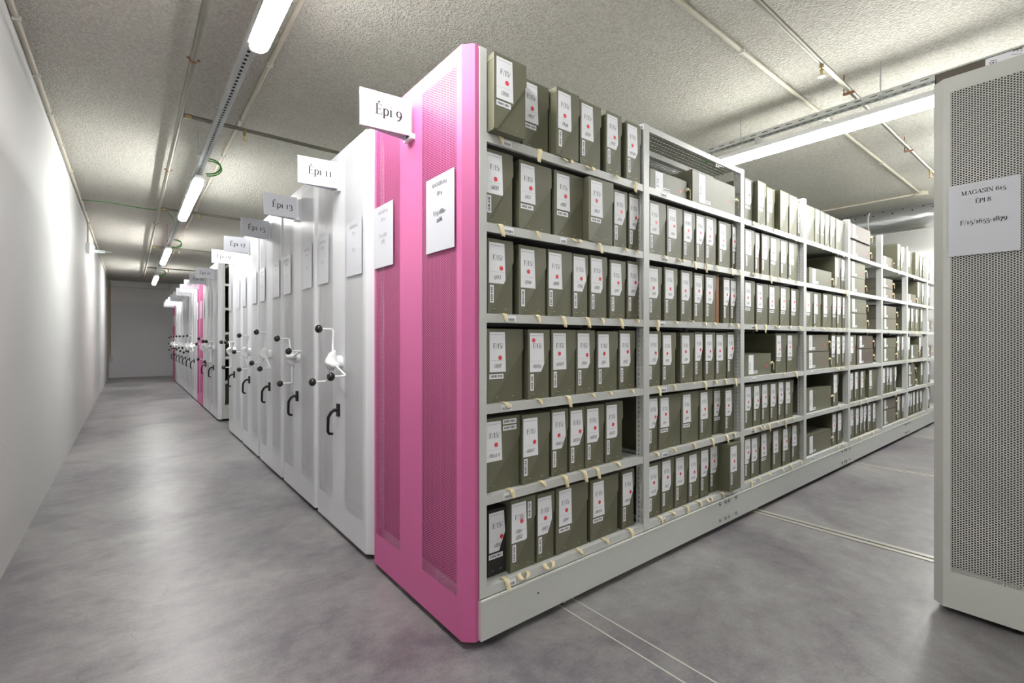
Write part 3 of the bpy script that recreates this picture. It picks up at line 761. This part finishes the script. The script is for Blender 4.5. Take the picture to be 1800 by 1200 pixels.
# --- the other units along the aisle
spec = [(11, 3.050, 'w', -9, 0.0), (13, 4.005, 'w', -45, .10), (15, 4.965, 'w', 6, .12), (17, 5.935, 'w', 30, 0), (19, 6.915, 'w', 60, 0),
        (21, 8.830, 'w', 60, .12), (23, 9.790, 'w', 45, .1), (25, 10.750, 'p', None, 0), (27, 11.71, 'w', 0, 0), (29, 12.67, 'w', 15, .1), (31, 13.63, 'w', 10, .1),
        (33, 14.59, 'w', 5, 0), (35, 15.55, 'w', 0, .1), (37, 16.51, 'w', 10, 0), (39, 17.47, 'p', 30, 0)]
ordw = {11: 'touching the pink one, crank nearest the camera', 13: 'second after the pink one', 15: 'third after the pink one', 17: 'fourth after the pink one', 19: 'last before the dark open gap',
        21: 'just beyond the dark open gap', 23: 'between the gap and the second pink panel', 27: 'first beyond the second pink panel', 29: 'second beyond the second pink panel', 31: 'third beyond the second pink panel',
        33: 'third before the far pink panel', 35: 'second before the far pink panel', 37: 'touching the far pink panel'}
for num, yc, st, cd, yaw in spec:
    if st == 'p':
        lab = 'narrow pink end panel halfway down the aisle under sign Épi 25' if num == 25 else 'farthest pink end panel by the grey end wall'
    else: lab = 'white perforated shelving unit under sign Épi %d, %s' % (num, ordw[num])
    t = unit(num, yc, st, cd, yaw, text=num <= 15, label=lab)
    t['group'] = 'mobile shelving units'
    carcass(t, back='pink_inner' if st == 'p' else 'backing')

# --- the fixed unit close on the other side of the open aisle
t8 = empty('mobile_shelving_unit', (2.895, .0225, 0))
tag(t8, 'pale grey perforated end-panelled unit marked Épi 8, cut by the edge of the picture', 'shelving unit', 'mobile shelving units')
end_panel(t8, MAT['greyw'], MAT['greyw_perf'])
notice(t8, .305, [('MAGASIN 615', .108, .0178), ('ÉPI 8', .066, .0178), ('F/15/1655-1879', -.022, .0190)], w=.224, h=.316, zc=1.775)
notice(t8, -.275, [('MAGASIN 615', .118, .0155), ('ÉPI 7', .077, .0155)])
carcass(t8, length=7.0, back='dark')  # dark backing paints in the shade behind the panel holes
BOXES = {
(1,1):[('s',1.134,1.303,1.527,'1906','h',0,0),('s',1.344,1.500,1.600,'1907','h',0,0),('s',1.515,1.665,1.562,'1908','v',0,0),('s',1.681,1.833,1.573,'1909','v',0,0),('s',1.875,1.997,1.575,'1910','v',0,0),('s',2.039,2.162,1.575,'1911/A','v',0,0)],
(1,2):[('s',1.136,1.290,1.600,'1900','v',0,0),('s',1.326,1.518,1.600,'1901','h',0,0),('s',1.537,1.730,1.600,'1902','h',0,0),('s',1.732,1.916,1.563,'1903','h',0,0),('s',1.965,2.076,1.600,'1904','v',0,0),('s',2.091,2.179,1.600,'1905','v',0,0)],
(1,3):[('s',1.156,1.291,1.600,'1893','v',0,0),('s',1.323,1.484,1.600,'1894','v',0,0),('s',1.496,1.654,1.600,'1895','v',0,0),('s',1.660,1.767,1.600,'1896','v',0,0),('s',1.782,1.911,1.600,'1898','v',0,0),('s',1.934,2.062,1.600,'1897','v',0,0),('s',2.079,2.179,1.600,'1899','v',0,0)],
(1,4):[('s',1.153,1.346,1.600,'1888','h',0,0),('s',1.368,1.497,1.590,'1889/A','v',0,0),('s',1.519,1.680,1.600,'1889/B','v',0,0),('s',1.686,1.817,1.600,'1890','v',0,0),('s',1.834,1.996,1.600,'1891','v',0,0),('s',2.010,2.146,1.600,'1892','v',0,0)],
(1,5):[('s',1.134,1.328,1.600,'1886/A-B','t',0,0),('s',1.334,1.499,1.590,'1886/C','v',0,0),('s',1.519,1.627,1.600,'1886/D','v',0,0),('s',1.639,1.744,1.600,'1887/A','v',0,0),('s',1.750,1.889,1.600,'1887/B','v',0,0),('s',1.900,2.038,1.600,'1887/C','v',0,0)],
(1,6):[('s',1.178,1.276,1.630,'1880','h',0,0),('s',1.277,1.419,1.600,'1881 1882','v',0,0),('s',1.429,1.537,1.600,'1883','v',0,0),('s',1.548,1.765,1.600,'1884','h',0,0),('s',1.786,2.000,1.600,'1885/A','h',0,0),('s',2.033,2.136,1.600,'1885/B','v',0,0)],
(2,1):[('l',2.280,2.659,1.600,'1945','h',0.125,0),('l',2.689,3.228,1.580,'1946','h',0.2,0)],
(2,2):[('s',2.275,2.436,1.600,'1938','v',0,0),('s',2.447,2.609,1.600,'1939','v',0,0),('s',2.621,2.750,1.600,'1940','v',0,0),('s',2.763,2.871,1.600,'1941','v',0,0),('s',2.878,3.011,1.600,'1942','v',0,0),('s',3.044,3.205,1.600,'1943','v',0,0),('s',3.225,3.285,1.600,'1944','v',0,0)],
(2,3):[('s',2.264,2.393,1.600,'1929','v',0,0),('s',2.421,2.554,1.600,'1930','v',0,0),('s',2.593,2.720,1.600,'1931','v',0,0),('s',2.740,2.851,1.600,'1932','v',0,0),('s',2.875,3.003,1.600,'1933','v',0,0),('k',3.014,3.085,1.600,'','',0,0),('s',3.104,3.193,1.600,'1936','v',0,0),('s',3.201,3.285,1.600,'1937','v',0,0)],
(2,4):[('s',2.264,2.385,1.600,'1922','v',0,0),('s',2.401,2.539,1.600,'1923','v',0,0),('s',2.590,2.740,1.600,'1924','v',0,0),('s',2.746,2.844,1.600,'1925','v',0,0),('s',2.871,2.996,1.600,'1926','v',0,0),('s',3.007,3.150,1.600,'1927','v',0,0),('s',3.158,3.261,1.600,'1928','v',0,0)],
(2,5):[('s',2.264,2.357,1.600,'1916','v',0,0),('s',2.368,2.590,1.600,'1917','h',0,0),('s',2.600,2.796,1.600,'1918','h',0,0),('s',2.806,2.960,1.600,'1919','v',0,0),('s',3.034,3.124,1.630,'1920','h',0,0),('s',3.125,3.253,1.600,'1921','v',0,0)],
(2,6):[('s',2.264,2.387,1.600,'1911/B','v',0,0),('s',2.393,2.518,1.600,'1912','v',0,0),('s',2.530,2.672,1.600,'1913/A','v',0,0),('s',2.678,2.810,1.600,'1913/B','v',0,0),('s',2.817,2.920,1.600,'1914','v',0,0),('s',2.968,3.082,1.620,'1915/A','v',0,0),('s',3.083,3.236,1.545,'1915/B','v',0,0)],
(3,1):[('s',3.411,3.542,1.600,'1970','h',0,0),('s',3.544,3.677,1.570,'1971','h',0,0),('s',3.757,3.901,1.600,'1972','v',0,0),('s',3.925,4.084,1.570,'1973','h',0,0),('s',4.095,4.252,1.570,'1974','h',0,0),('s',4.345,4.391,1.600,'1975','v',0,0)],
(3,2):[('s',3.411,3.560,1.600,'1963','v',0,0),('s',3.570,3.639,1.600,'1964','v',0,0),('k',3.647,3.669,1.600,'','',0,0),('s',3.676,3.811,1.600,'1965','v',0,0),('s',3.821,4.000,1.600,'1966','h',0,0),('s',4.008,4.145,1.600,'1967','v',0,0),('s',4.162,4.345,1.600,'1968','v',0,0)],
(3,3):[('s',3.407,3.565,1.600,'1958','h',0,0),('s',3.588,3.786,1.600,'1959','h',0,0),('s',3.796,3.989,1.600,'1960','h',0,0),('s',4.000,4.184,1.600,'1961','h',0,0),('s',4.207,4.380,1.600,'1962','h',0,0)],
(3,4):[('l',3.411,3.836,1.600,'1954','h',0.16,0),('s',3.917,4.118,1.600,'1955','h',0,0),('s',4.129,4.339,1.600,'1956','h',0,0)],
(3,5):[('s',3.407,3.533,1.600,'1948','v',0,0),('s',3.542,3.666,1.600,'1949','v',0,0),('s',3.676,3.811,1.600,'1950','v',0,0),('s',3.821,3.953,1.600,'1951','v',0,0),('s',3.963,4.085,1.600,'1952','v',0,0),('s',4.093,4.252,1.600,'1953','v',0,0)],
(3,6):[('s',3.407,3.498,1.600,'1942','v',0,0),('s',3.505,3.643,1.600,'1943','v',0,0),('s',3.662,3.836,1.600,'1944','h',0,0),('s',3.861,4.026,1.600,'1945','v',0,0),('s',4.042,4.207,1.600,'1946','v',0,0),('s',4.224,4.380,1.600,'1947','v',0,0)],
(4,1):[('s',4.514,4.713,1.600,'','h',0,0),('s',4.726,4.840,1.600,'','h',0,0),('s',4.854,4.956,1.600,'','h',0,0),('s',4.966,5.081,1.600,'','v',0,0),('s',5.096,5.231,1.600,'','v',0,0),('s',5.246,5.452,1.600,'','h',0,0)],
(4,2):[('l',4.590,5.133,1.600,'','h',0.15,0),('s',5.216,5.380,1.600,'','v',0,0),('s',5.396,5.497,1.600,'','h',0,0)],
(4,3):[('s',4.514,4.680,1.600,'','h',0,0),('s',4.693,4.868,1.600,'','v',0,0),('s',4.909,5.140,1.600,'','h',0,0),('s',5.155,5.262,1.600,'','h',0,0),('s',5.277,5.412,1.600,'','v',0,0),('s',5.433,5.497,1.600,'','h',0,0)],
(4,4):[('l',4.514,5.067,1.600,'','h',0.155,0),('l',4.514,5.052,1.600,'','h',0.15,0.158),('s',5.126,5.246,1.600,'','h',0,0),('s',5.262,5.404,1.600,'','v',0,0),('s',5.420,5.497,1.600,'','v',0,0)],
(4,5):[('l',4.514,5.126,1.600,'','h',0.2,0),('s',5.178,5.316,1.600,'','v',0,0)],
(4,6):[('l',4.514,5.133,1.600,'','h',0.17,0),('s',5.148,5.262,1.600,'','v',0,0),('s',5.293,5.428,1.600,'','v',0,0)],
(5,1):[('l',5.652,6.303,1.600,'','h',0.17,0),('l',5.582,6.235,1.580,'','h',0.15,0.172)],
(5,2):[('l',5.652,6.126,1.600,'','h',0.155,0),('l',5.652,6.135,1.600,'','h',0.165,0.157)],
(5,3):[('l',5.652,6.194,1.600,'','h',0.16,0),('l',5.652,6.174,1.600,'','h',0.15,0.162)],
(5,4):[('s',5.652,5.837,1.600,'','v',0,0),('l',5.864,6.416,1.600,'','h',0.165,0),('l',5.882,6.406,1.600,'','h',0.14,0.167)],
(5,5):[('s',5.645,5.757,1.600,'','v',0,0),('s',5.792,5.937,1.600,'','v',0,0),('s',5.974,6.145,1.600,'','v',0,0),('s',6.263,6.575,1.600,'','h',0,0)],
(5,6):[('s',5.652,5.801,1.600,'','v',0,0),('s',5.819,5.946,1.600,'','v',0,0),('s',5.965,6.068,1.600,'','v',0,0),('s',6.083,6.174,1.600,'','v',0,0),('s',6.224,6.375,1.600,'','v',0,0),('s',6.395,6.542,1.600,'','h',0,0)],
(6,1):[('l',6.784,7.223,1.600,'','h',0.13,0),('s',7.225,7.357,1.560,'','v',0,0),('s',7.478,7.639,1.580,'','v',0,0)],
(6,2):[('l',6.773,7.198,1.600,'','h',0.12,0),('l',6.773,7.198,1.600,'','h',0.115,0.122)],
(6,3):[('l',6.773,7.349,1.600,'','h',0.135,0),('l',6.773,7.349,1.600,'','h',0.15,0.137)],
(6,4):[('l',6.773,7.324,1.600,'','h',0.16,0),('l',6.773,7.349,1.600,'','h',0.12,0.162),('s',7.388,7.559,1.600,'','v',0,0),('s',7.599,7.709,1.600,'','v',0,0)],
(6,5):[('s',6.773,6.910,1.600,'','v',0,0),('s',6.933,7.028,1.600,'','h',0,0),('s',7.052,7.248,1.600,'','h',0,0),('s',7.273,7.362,1.600,'','v',0,0)],
(6,6):[('l',6.773,7.337,1.600,'','h',0.18,0),('l',6.773,7.337,1.600,'','h',0.125,0.182),('s',7.401,7.559,1.600,'','v',0,0),('s',7.613,7.709,1.600,'','h',0,0)],
(7,1):[('s',7.920,8.141,1.600,'','h',0,0),('s',8.142,8.372,1.570,'','h',0,0),('s',8.565,8.714,1.600,'','v',0,0),('s',8.741,8.815,1.600,'','v',0,0)],
(7,2):[('l',7.905,8.325,1.600,'','h',0.12,0),('s',8.419,8.647,1.600,'','h',0,0),('s',8.674,8.815,1.600,'','v',0,0)],
(7,3):[('s',7.905,8.007,1.600,'','v',0,0),('s',8.066,8.278,1.600,'','v',0,0),('s',8.300,8.500,1.600,'','v',0,0),('s',8.597,8.714,1.600,'','v',0,0)],
(7,4):[('s',7.905,8.022,1.600,'','v',0,0),('l',8.037,8.483,1.600,'','h',0.19,0),('s',8.506,8.630,1.600,'','v',0,0)],
(7,5):[('l',7.920,8.309,1.600,'','h',0.16,0),('l',7.920,8.278,1.600,'','h',0.15,0.162),('s',8.597,8.782,1.600,'','v',0,0)],
(7,6):[('s',7.911,8.007,1.600,'','v',0,0),('s',8.025,8.141,1.600,'','v',0,0),('s',8.171,8.303,1.600,'','v',0,0),('s',8.363,8.532,1.600,'','v',0,0),('s',8.565,8.721,1.600,'','v',0,0)],
(8,1):[('s',9.025,9.170,1.600,'','v',0,0)],
(8,2):[('s',9.025,9.170,1.600,'','v',0,0)],
(8,3):[('l',9.025,9.262,1.600,'','h',0.16,0)],
(8,4):[('l',9.025,9.262,1.600,'','h',0.16,0)],
(8,5):[('s',9.025,9.170,1.600,'','v',0,0)],
(8,6):[('s',9.025,9.170,1.600,'','v',0,0)],
}

# ---------------------------------------------------------------- archive boxes
rnd = random.Random(7)
TOPH = .311
FONT_F = {}
def text_mesh(txt):
    """printed 'F/15/' shared by all labels: centred at x = 0, baseline z = 0, facing -y"""
    if txt not in FONT_F:
        FONT_F[txt] = letters(MB(), txt, 0, 0, .0205, lambda u, v: (u, 0, v), thick=.135, thin=.055, old=False).mesh('printed_text', MAT['ink'])
    return FONT_F[txt]
HAND = {}
def hand_mesh(txt):
    if txt not in HAND:
        HAND[txt] = letters(MB(), txt, 0, 0, .0165 if len(txt) < 6 else .0145, lambda u, v: (u, 0, v), thick=.10, hand=True, old=False, slant=.32, jitter=random.Random(hash(txt) % 99 if False else sum(map(ord, txt)))).mesh('handwritten_number', MAT['ink_hand'])
    return HAND[txt]
dot_mesh = MB().add([(.0098 * math.cos(i * math.pi / 9), 0, .0098 * math.sin(i * math.pi / 9)) for i in range(18)] , [tuple(range(18))]).mesh('red_sticker', MAT['red'])
def barcode_mesh(seed, w=.074, h=.021):
    r = random.Random(seed)
    m_ = MB().quad((0, 0, 0), (w, 0, 0), (w, 0, h), (0, 0, h), 0)
    x = .007
    while x < w - .008:
        b_ = r.uniform(.0012, .0038)
        m_.quad((x, -.0003, .006), (x + b_, -.0003, .006), (x + b_, -.0003, h - .005), (x, -.0003, h - .005), 1)
        x += b_ + r.uniform(.0012, .003) + (.004 if abs(x - w * .45) < .004 else 0)
    return m_.mesh('barcode_sticker', [MAT['paper'], MAT['ink']])
BAR = [barcode_mesh(i) for i in range(4)]

RIB = []
def ribbon_mesh(kind, yl):
    """cotton pull tape coming from under the box, over the shelf lip; yl = lip plane relative to the box front"""
    r = random.Random(kind * 13 + 5)
    w = .012
    f = yl - .0045
    if kind == 5:      # closed loop
        pts = [(-.022, f + .012, .001), (-.028, f, -.004), (-.022, f - .008, -.016), (-.004, f - .012, -.023), (.014, f - .010, -.017), (.022, f - .003, -.004), (.018, f + .012, .001)]
    elif kind == 4:    # short stub standing up
        pts = [(0, yl + .03, .001), (.002, yl + .004, .003), (.004, f - .008, .006), (.012, f - .016, -.006)]
    else:
        L = [.052, .034, .062, .022][kind]; dx = [.012, .006, -.010, .008][kind]
        pts = [(0, yl + .03, .001), (0, yl + .004, .0012), (.001, f - .001, -.001), (dx * .3, f - .006, -L * .33), (dx * .7, f - .004, -L * .66), (dx, f - .007, -L)]
    m_ = MB(); V = []
    for i, p in enumerate(pts):
        ww = w * (1.0 if i < len(pts) - 1 else .75); tw = .5 * i / len(pts) * (1 if kind % 2 else -1)
        V += [(p[0] - ww * math.cos(tw), p[1] - ww * math.sin(tw) * .35, p[2] + (.002 if i > 2 else 0)), (p[0] + ww * math.cos(tw), p[1] + ww * math.sin(tw) * .35 * .5, p[2])]
    V2 = [(x, y - .0009, z + .0009) for x, y, z in V]
    k = len(V); n = len(pts)
    fs = [(2 * i, 2 * i + 1, 2 * i + 3, 2 * i + 2) for i in range(n - 1)] + [(k + 2 * i, k + 2 * i + 2, k + 2 * i + 3, k + 2 * i + 1) for i in range(n - 1)]
    fs += [(2 * i, 2 * i + 2, k + 2 * i + 2, k + 2 * i) for i in range(n - 1)] + [(2 * i + 1, k + 2 * i + 1, k + 2 * i + 3, 2 * i + 3) for i in range(n - 1)] + [(2 * n - 2, 2 * n - 1, k + 2 * n - 1, k + 2 * n - 2)]
    m_.add(V + V2, fs, 0, True)
    return m_.mesh('pull_ribbon', MAT['ribbon'])
RIBC = {}
def rib(kind, yl):
    key = (kind, round(yl, 3))
    if key not in RIBC: RIBC[key] = ribbon_mesh(kind, yl)
    return RIBC[key]

def standing_box(x0, x1, yf, z, h, text, bc, r, detail=2, mats=('board', 'flap')):
    """archive box standing on end, origin at the bottom left front edge"""
    w = x1 - x0; dep = .34
    t = empty('archive_box', (x0, yf, z))
    body = MB().box(.001, w - .001, .0025, dep, 0, h - .003)
    body.build('box_body', MAT[mats[0]], t)
    # lid: top board and the front flap whose slanting edge falls from the right shoulder to the foot
    e = .0022
    fl = MB().prism([(0, .004), (.10 * w, .004), (w + e, h * .715), (w + e, h * .80), (w, h), (0, h)], -.0020, .0025, ax='y')
    fl.box(0, w, 0.0, dep, h - .003, h)
    fl.box(-.0004, .001, .0, dep, h - .025, h).build('lid_flap', MAT[mats[1]], t)
    lw = min(.086, w - .010); lh = .170 + r.uniform(-.004, .004)
    lx = .006 + (max(0, w - lw - .012) * r.uniform(0, .14) if w > .11 else 0)
    lt = h - .013 - r.uniform(0, .005); lb = lt - lh
    # label, its lower right corner cut where it would hang over the flap edge
    yl_ = -.0030
    xr = lx + lw; slope = (h * .715 - .004) / (.9 * w + e)
    cut = []
    xe_bot = .10 * w + (lb - .004) / slope
    if xe_bot < xr - .002:
        ze = .004 + (xr - .10 * w) * slope
        c1 = (max(xe_bot, lx + lw * .62), lb); cut = [c1, (xr, min(ze, lb + lh * .45))]
    else: cut = [(xr, lb)]
    poly = [(lx + r.uniform(-.001, .001), lb)] + cut + [(xr - .004 - r.uniform(0, .004), lt), (lx, lt)]
    lab = MB().prism(poly, yl_, -.0020, ax='y').build('paper_label', MAT['paper'], t)
    cxl = lx + lw * .52
    if detail >= 1:
        o = link('printed_text', text_mesh('F/15/'), lab, (cxl - (.002 if lw < .08 else 0), yl_ - .0006, lt - .066 - r.uniform(0, .006)))
        o.scale = (min(1, (lw - .012) / .062), 1, 1)
    link('red_sticker', dot_mesh, lab, (lx + .022, yl_ - .0007, lt - .032) if text == '1889/A' else (min(lx + lw - .014, cxl + r.uniform(-.006, .022)), yl_ - .0007, lt - (.080 if ' ' in text else .094) - r.uniform(0, .004 if ' ' in text else .016)))
    if detail >= 1 and text:
        parts_ = text.split(' ')
        for q, tx in enumerate(parts_):
            o = link('handwritten_number', hand_mesh(tx), lab, (cxl - .004 + r.uniform(-.004, .002), yl_ - .0006, lb + (.018 if len(parts_) == 1 else .012) + (len(parts_) - 1 - q) * .026))
            o.scale = (min(1, (lw - .016) / (.0105 * len(tx))), 1, 1)
    if detail >= 2:
        MB().quad((lx + .004, yl_ - .0005, lt - .012), (lx + lw - .012, yl_ - .0005, lt - .012), (lx + lw - .012, yl_ - .0005, lt - .0108), (lx + .004, yl_ - .0005, lt - .0108)).build('printed_rule', MAT['ink_grey_and_glare'], lab)
        MB().quad((lx + .003, yl_ - .0005, lb + .048), (xr - .006, yl_ - .0005, lb + .048), (xr - .006, yl_ - .0005, lb + .0486), (lx + .003, yl_ - .0005, lb + .0486)).build('printed_rule', MAT['ink_grey_and_glare'], lab)
        for sx_ in (.28, .72):
            MB().box(w * sx_ - .005, w * sx_ + .005, .0012, .0026, .022, .0232).build('staple', MAT['staple'], t)
    bm = BAR[r.randrange(4)]
    if bc == 'v':
        o = link('barcode_sticker', bm, t, (lx + .004 + .020, -.0027, lb - .008 - .074)); o.rotation_euler = (0, math.radians(-90), 0)
    elif bc == 'h':
        o = link('barcode_sticker', bm, t, (lx - .001, -.0027, lb - .029)); o.scale = (min(1, (w - .006) / .074), 1, 1)
    elif bc == 't':
        link('barcode_sticker', bm, t, (xr + .004, -.0027, lt - .018)); link('barcode_sticker', BAR[0], t, (xr + .004, -.0027, lt - .045))
    if text == '1881 1882':
        o = link('barcode_sticker', BAR[1], t, (xr + .026, -.0027, lt - .082)); o.rotation_euler = (0, math.radians(-90), 0)
    if text == '1911/A':
        MB().box(w - .03, w - .008, -.0008, .0, h - .018, h - .002).build('red_corner_tab', MAT['red'], t)
    k = r.choice([0, 0, 1, 1, 2, 3, 4, 5, 3])
    o = link('pull_ribbon', rib(k, 1.571 - yf), t, (w * r.uniform(.35, .65), 0, 0))
    return t

def lying_box(x0, x1, yf, z, h, r, bx=None):
    w = x1 - x0; dep = .36
    t = empty('archive_box', (x0, yf, z))
    MB().box(.002, w - .001, .0025, dep, 0, h - .001).build('box_body', MAT[bx or 'board'], t)
    MB().box(0, .003, 0, dep, 0, h).box(0, w, 0, .0025, .0, h).box(0, w, 0.0, dep, h - .0025, h).build('lid_flap', MAT[bx or 'flap'], t)
    lx = w * .14
    lw = min(.075, w * .22)
    lab = MB().box(lx, lx + lw, -.0008, 0, .012, h - .008).build('paper_label', MAT['paper'], t)
    o = link('printed_text', text_mesh('F/15/'), lab, (lx + lw * .42, -.0014, h * .45)); o.rotation_euler = (0, math.radians(-90), 0)
    link('barcode_sticker', BAR[1], t, (lx + lw + .004, -.0007, .016)).scale = (.85, 1, 1)
    link('red_sticker', dot_mesh, t, (w * .82, -.0007, h * .40))
    # cotton tie looping out of the right end
    zc = h * .5
    pts = [(w - .02, -.003, zc), (w - .002, -.010, zc + .012), (w + .010, -.014, zc + .004), (w + .016, -.012, zc - .02), (w + .018, -.010, zc - .045)]
    V = []
    for i, p in enumerate(pts): V += [(p[0] - .002, p[1], p[2] + .008), (p[0] + .004, p[1] - .004, p[2] - .007)]
    V2 = [(a + .0008, b_ - .0008, c) for a, b_, c in V]; k = len(V); n = len(pts)
    MB().add(V + V2, [(2 * i, 2 * i + 1, 2 * i + 3, 2 * i + 2) for i in range(n - 1)] + [(k + 2 * i, k + 2 * i + 2, k + 2 * i + 3, k + 2 * i + 1) for i in range(n - 1)]
             + [(2 * i, 2 * i + 2, k + 2 * i + 2, k + 2 * i) for i in range(n - 1)] + [(2 * i + 1, k + 2 * i + 1, k + 2 * i + 3, 2 * i + 3) for i in range(n - 1)], 0, True).build('pull_ribbon', MAT['ribbon'], t)
    return t

ORD = ['first', 'second', 'third', 'fourth', 'fifth', 'sixth', 'seventh', 'eighth']
ROWN = {1: 'top shelf', 2: 'second shelf down', 3: 'third shelf down', 4: 'fourth shelf down', 5: 'fifth shelf down', 6: 'bottom shelf'}
BAYN = {1: 'bay beside pink panel', 2: 'second bay from pink panel', 3: 'third bay from pink panel', 4: 'fourth bay from pink panel', 5: 'fifth bay from pink panel',
        6: 'sixth bay from pink panel', 7: 'seventh bay from pink panel', 8: 'last bay before the grey panel'}
for (bay, row), items in BOXES.items():
    st = 0; ly = 0
    nl = sum(1 for q in items if q[0] == 'l')
    for kd, x0, x1, yf, text, bc, h, zz in items:
        z = SHELF_Z[row - 1] + .0008
        grp = 'archive boxes on the open shelves'
        if kd == 's':
            hh = TOPH + rnd.uniform(-.006, .004)
            mats = ('board', 'flap')
            if text == '1880': hh = .285; mats = ('board_dark', 'board_dark')
            det = 2 if bay <= 2 else (1 if bay <= 5 else 0)
            t = standing_box(x0, x1, yf, z, hh, text if bay <= 3 else '', bc, rnd, det, mats)
            nm = ORD[st]; st += 1
            if bay == 1: lab = 'olive archive box hand-numbered %s on the %s, %s' % (text, ROWN[row], BAYN[bay])
            else: lab = 'upright olive box, %s in row, %s, %s' % (nm, ROWN[row], BAYN[bay])
            if text == '1880': lab = 'near-black archive box hand-numbered 1880 on the bottom shelf beside pink panel'
            tag(t, lab, 'archive box', grp)
        elif kd == 'l':
            t = lying_box(x0, x1, yf, z + zz, h, rnd, 'board_brown' if (bay, row) in ((5, 1), (5, 4)) else ('board_warm' if (bay * 3 + row) % 4 == 0 or bay >= 6 and row < 4 else None))
            pos = '' if nl == 1 else ('upper of a pair, ' if zz > .01 else 'lower of a pair, ')
            if (bay, row) == (2, 1): pos = 'low one beside the upright, ' if x0 < 2.5 else 'tall one under the cover shelf, '
            tag(t, 'box lying flat, %s%s, %s' % (pos, ROWN[row], BAYN[bay]), 'archive box', grp)
        else:
            w = x1 - x0
            t = empty('bound_register', (x0, yf + .01, z))
            rd = [(w * .5 + w * .5 * math.cos(a), .012 - .012 * math.sin(a)) for a in [math.radians(q) for q in range(0, 181, 20)]]
            MB().prism(rd + [(0, .02), (0, .26), (.003, .26), (.003, .022), (w - .003, .022), (w - .003, .26), (w, .26), (w, .02)], 0, .315).build('leather_cover', MAT['leather'], t)
            MB().box(.0035, w - .0035, .024, .255, .004, .311).build('page_block', MAT['pale_trim'], t)
            tag(t, 'brown leather register standing between boxes, third shelf down, second bay' if bay == 2 else 'thin brown register between boxes, second shelf down, third bay', 'book', 'registers on the open shelves')

# boxes lying on top of the fixed grey unit
for i in range(3):
    t = lying_box(0, .31, 0, 0, .135, rnd, 'board_brown')
    for ch in list(t.children):
        if ch.name.startswith(('paper_label', 'barcode', 'red_sticker', 'pull_ribbon')):
            for g in list(ch.children): bpy.data.objects.remove(g)
            bpy.data.objects.remove(ch)
    lb = MB().box(.170, .312, -.0012, -.0002, .006, .131).build('paper_label', MAT['paper'], t)
    a = link('printed_text', text_mesh('F/15/'), lb, (.255, -.0018, .098)); a.rotation_euler = (0, math.radians(90), 0); a.scale = (1.3, 1, 1.3)
    a = link('handwritten_number', hand_mesh('1879'), lb, (.185, -.0018, .100)); a.rotation_euler = (0, math.radians(90), 0); a.scale = (1.1, 1, 1.4)
    t.location = (2.972, .500, SHELF_Z[0] + .0008 + i * .1365); t.rotation_euler = (0, 0, math.radians(-90))
    tag(t, ['brown archive box at the bottom of the stack on the Épi 8 unit', 'brown archive box in the middle of the stack on the Épi 8 unit', 'dark brown archive box showing above the Épi 8 end panel'][i], 'archive box', 'boxes stacked on the Épi 8 unit')

# boxes seen through the gap, in the first bay of the unit beyond it
for k, z in enumerate(SHELF_Z):
    if k in (0, 1, 2, 4):
        t = standing_box(1.19, 1.32, 8.40, z + .0008, .31, '', 'v', rnd, 0)
        for ch in list(t.children):
            if ch.name.startswith('pull_ribbon'): bpy.data.objects.remove(ch)
        tag(t, 'archive box glimpsed in the dark gap beyond Épi 19, ' + ROWN[k + 1], 'archive box', 'boxes glimpsed through the dark gap')
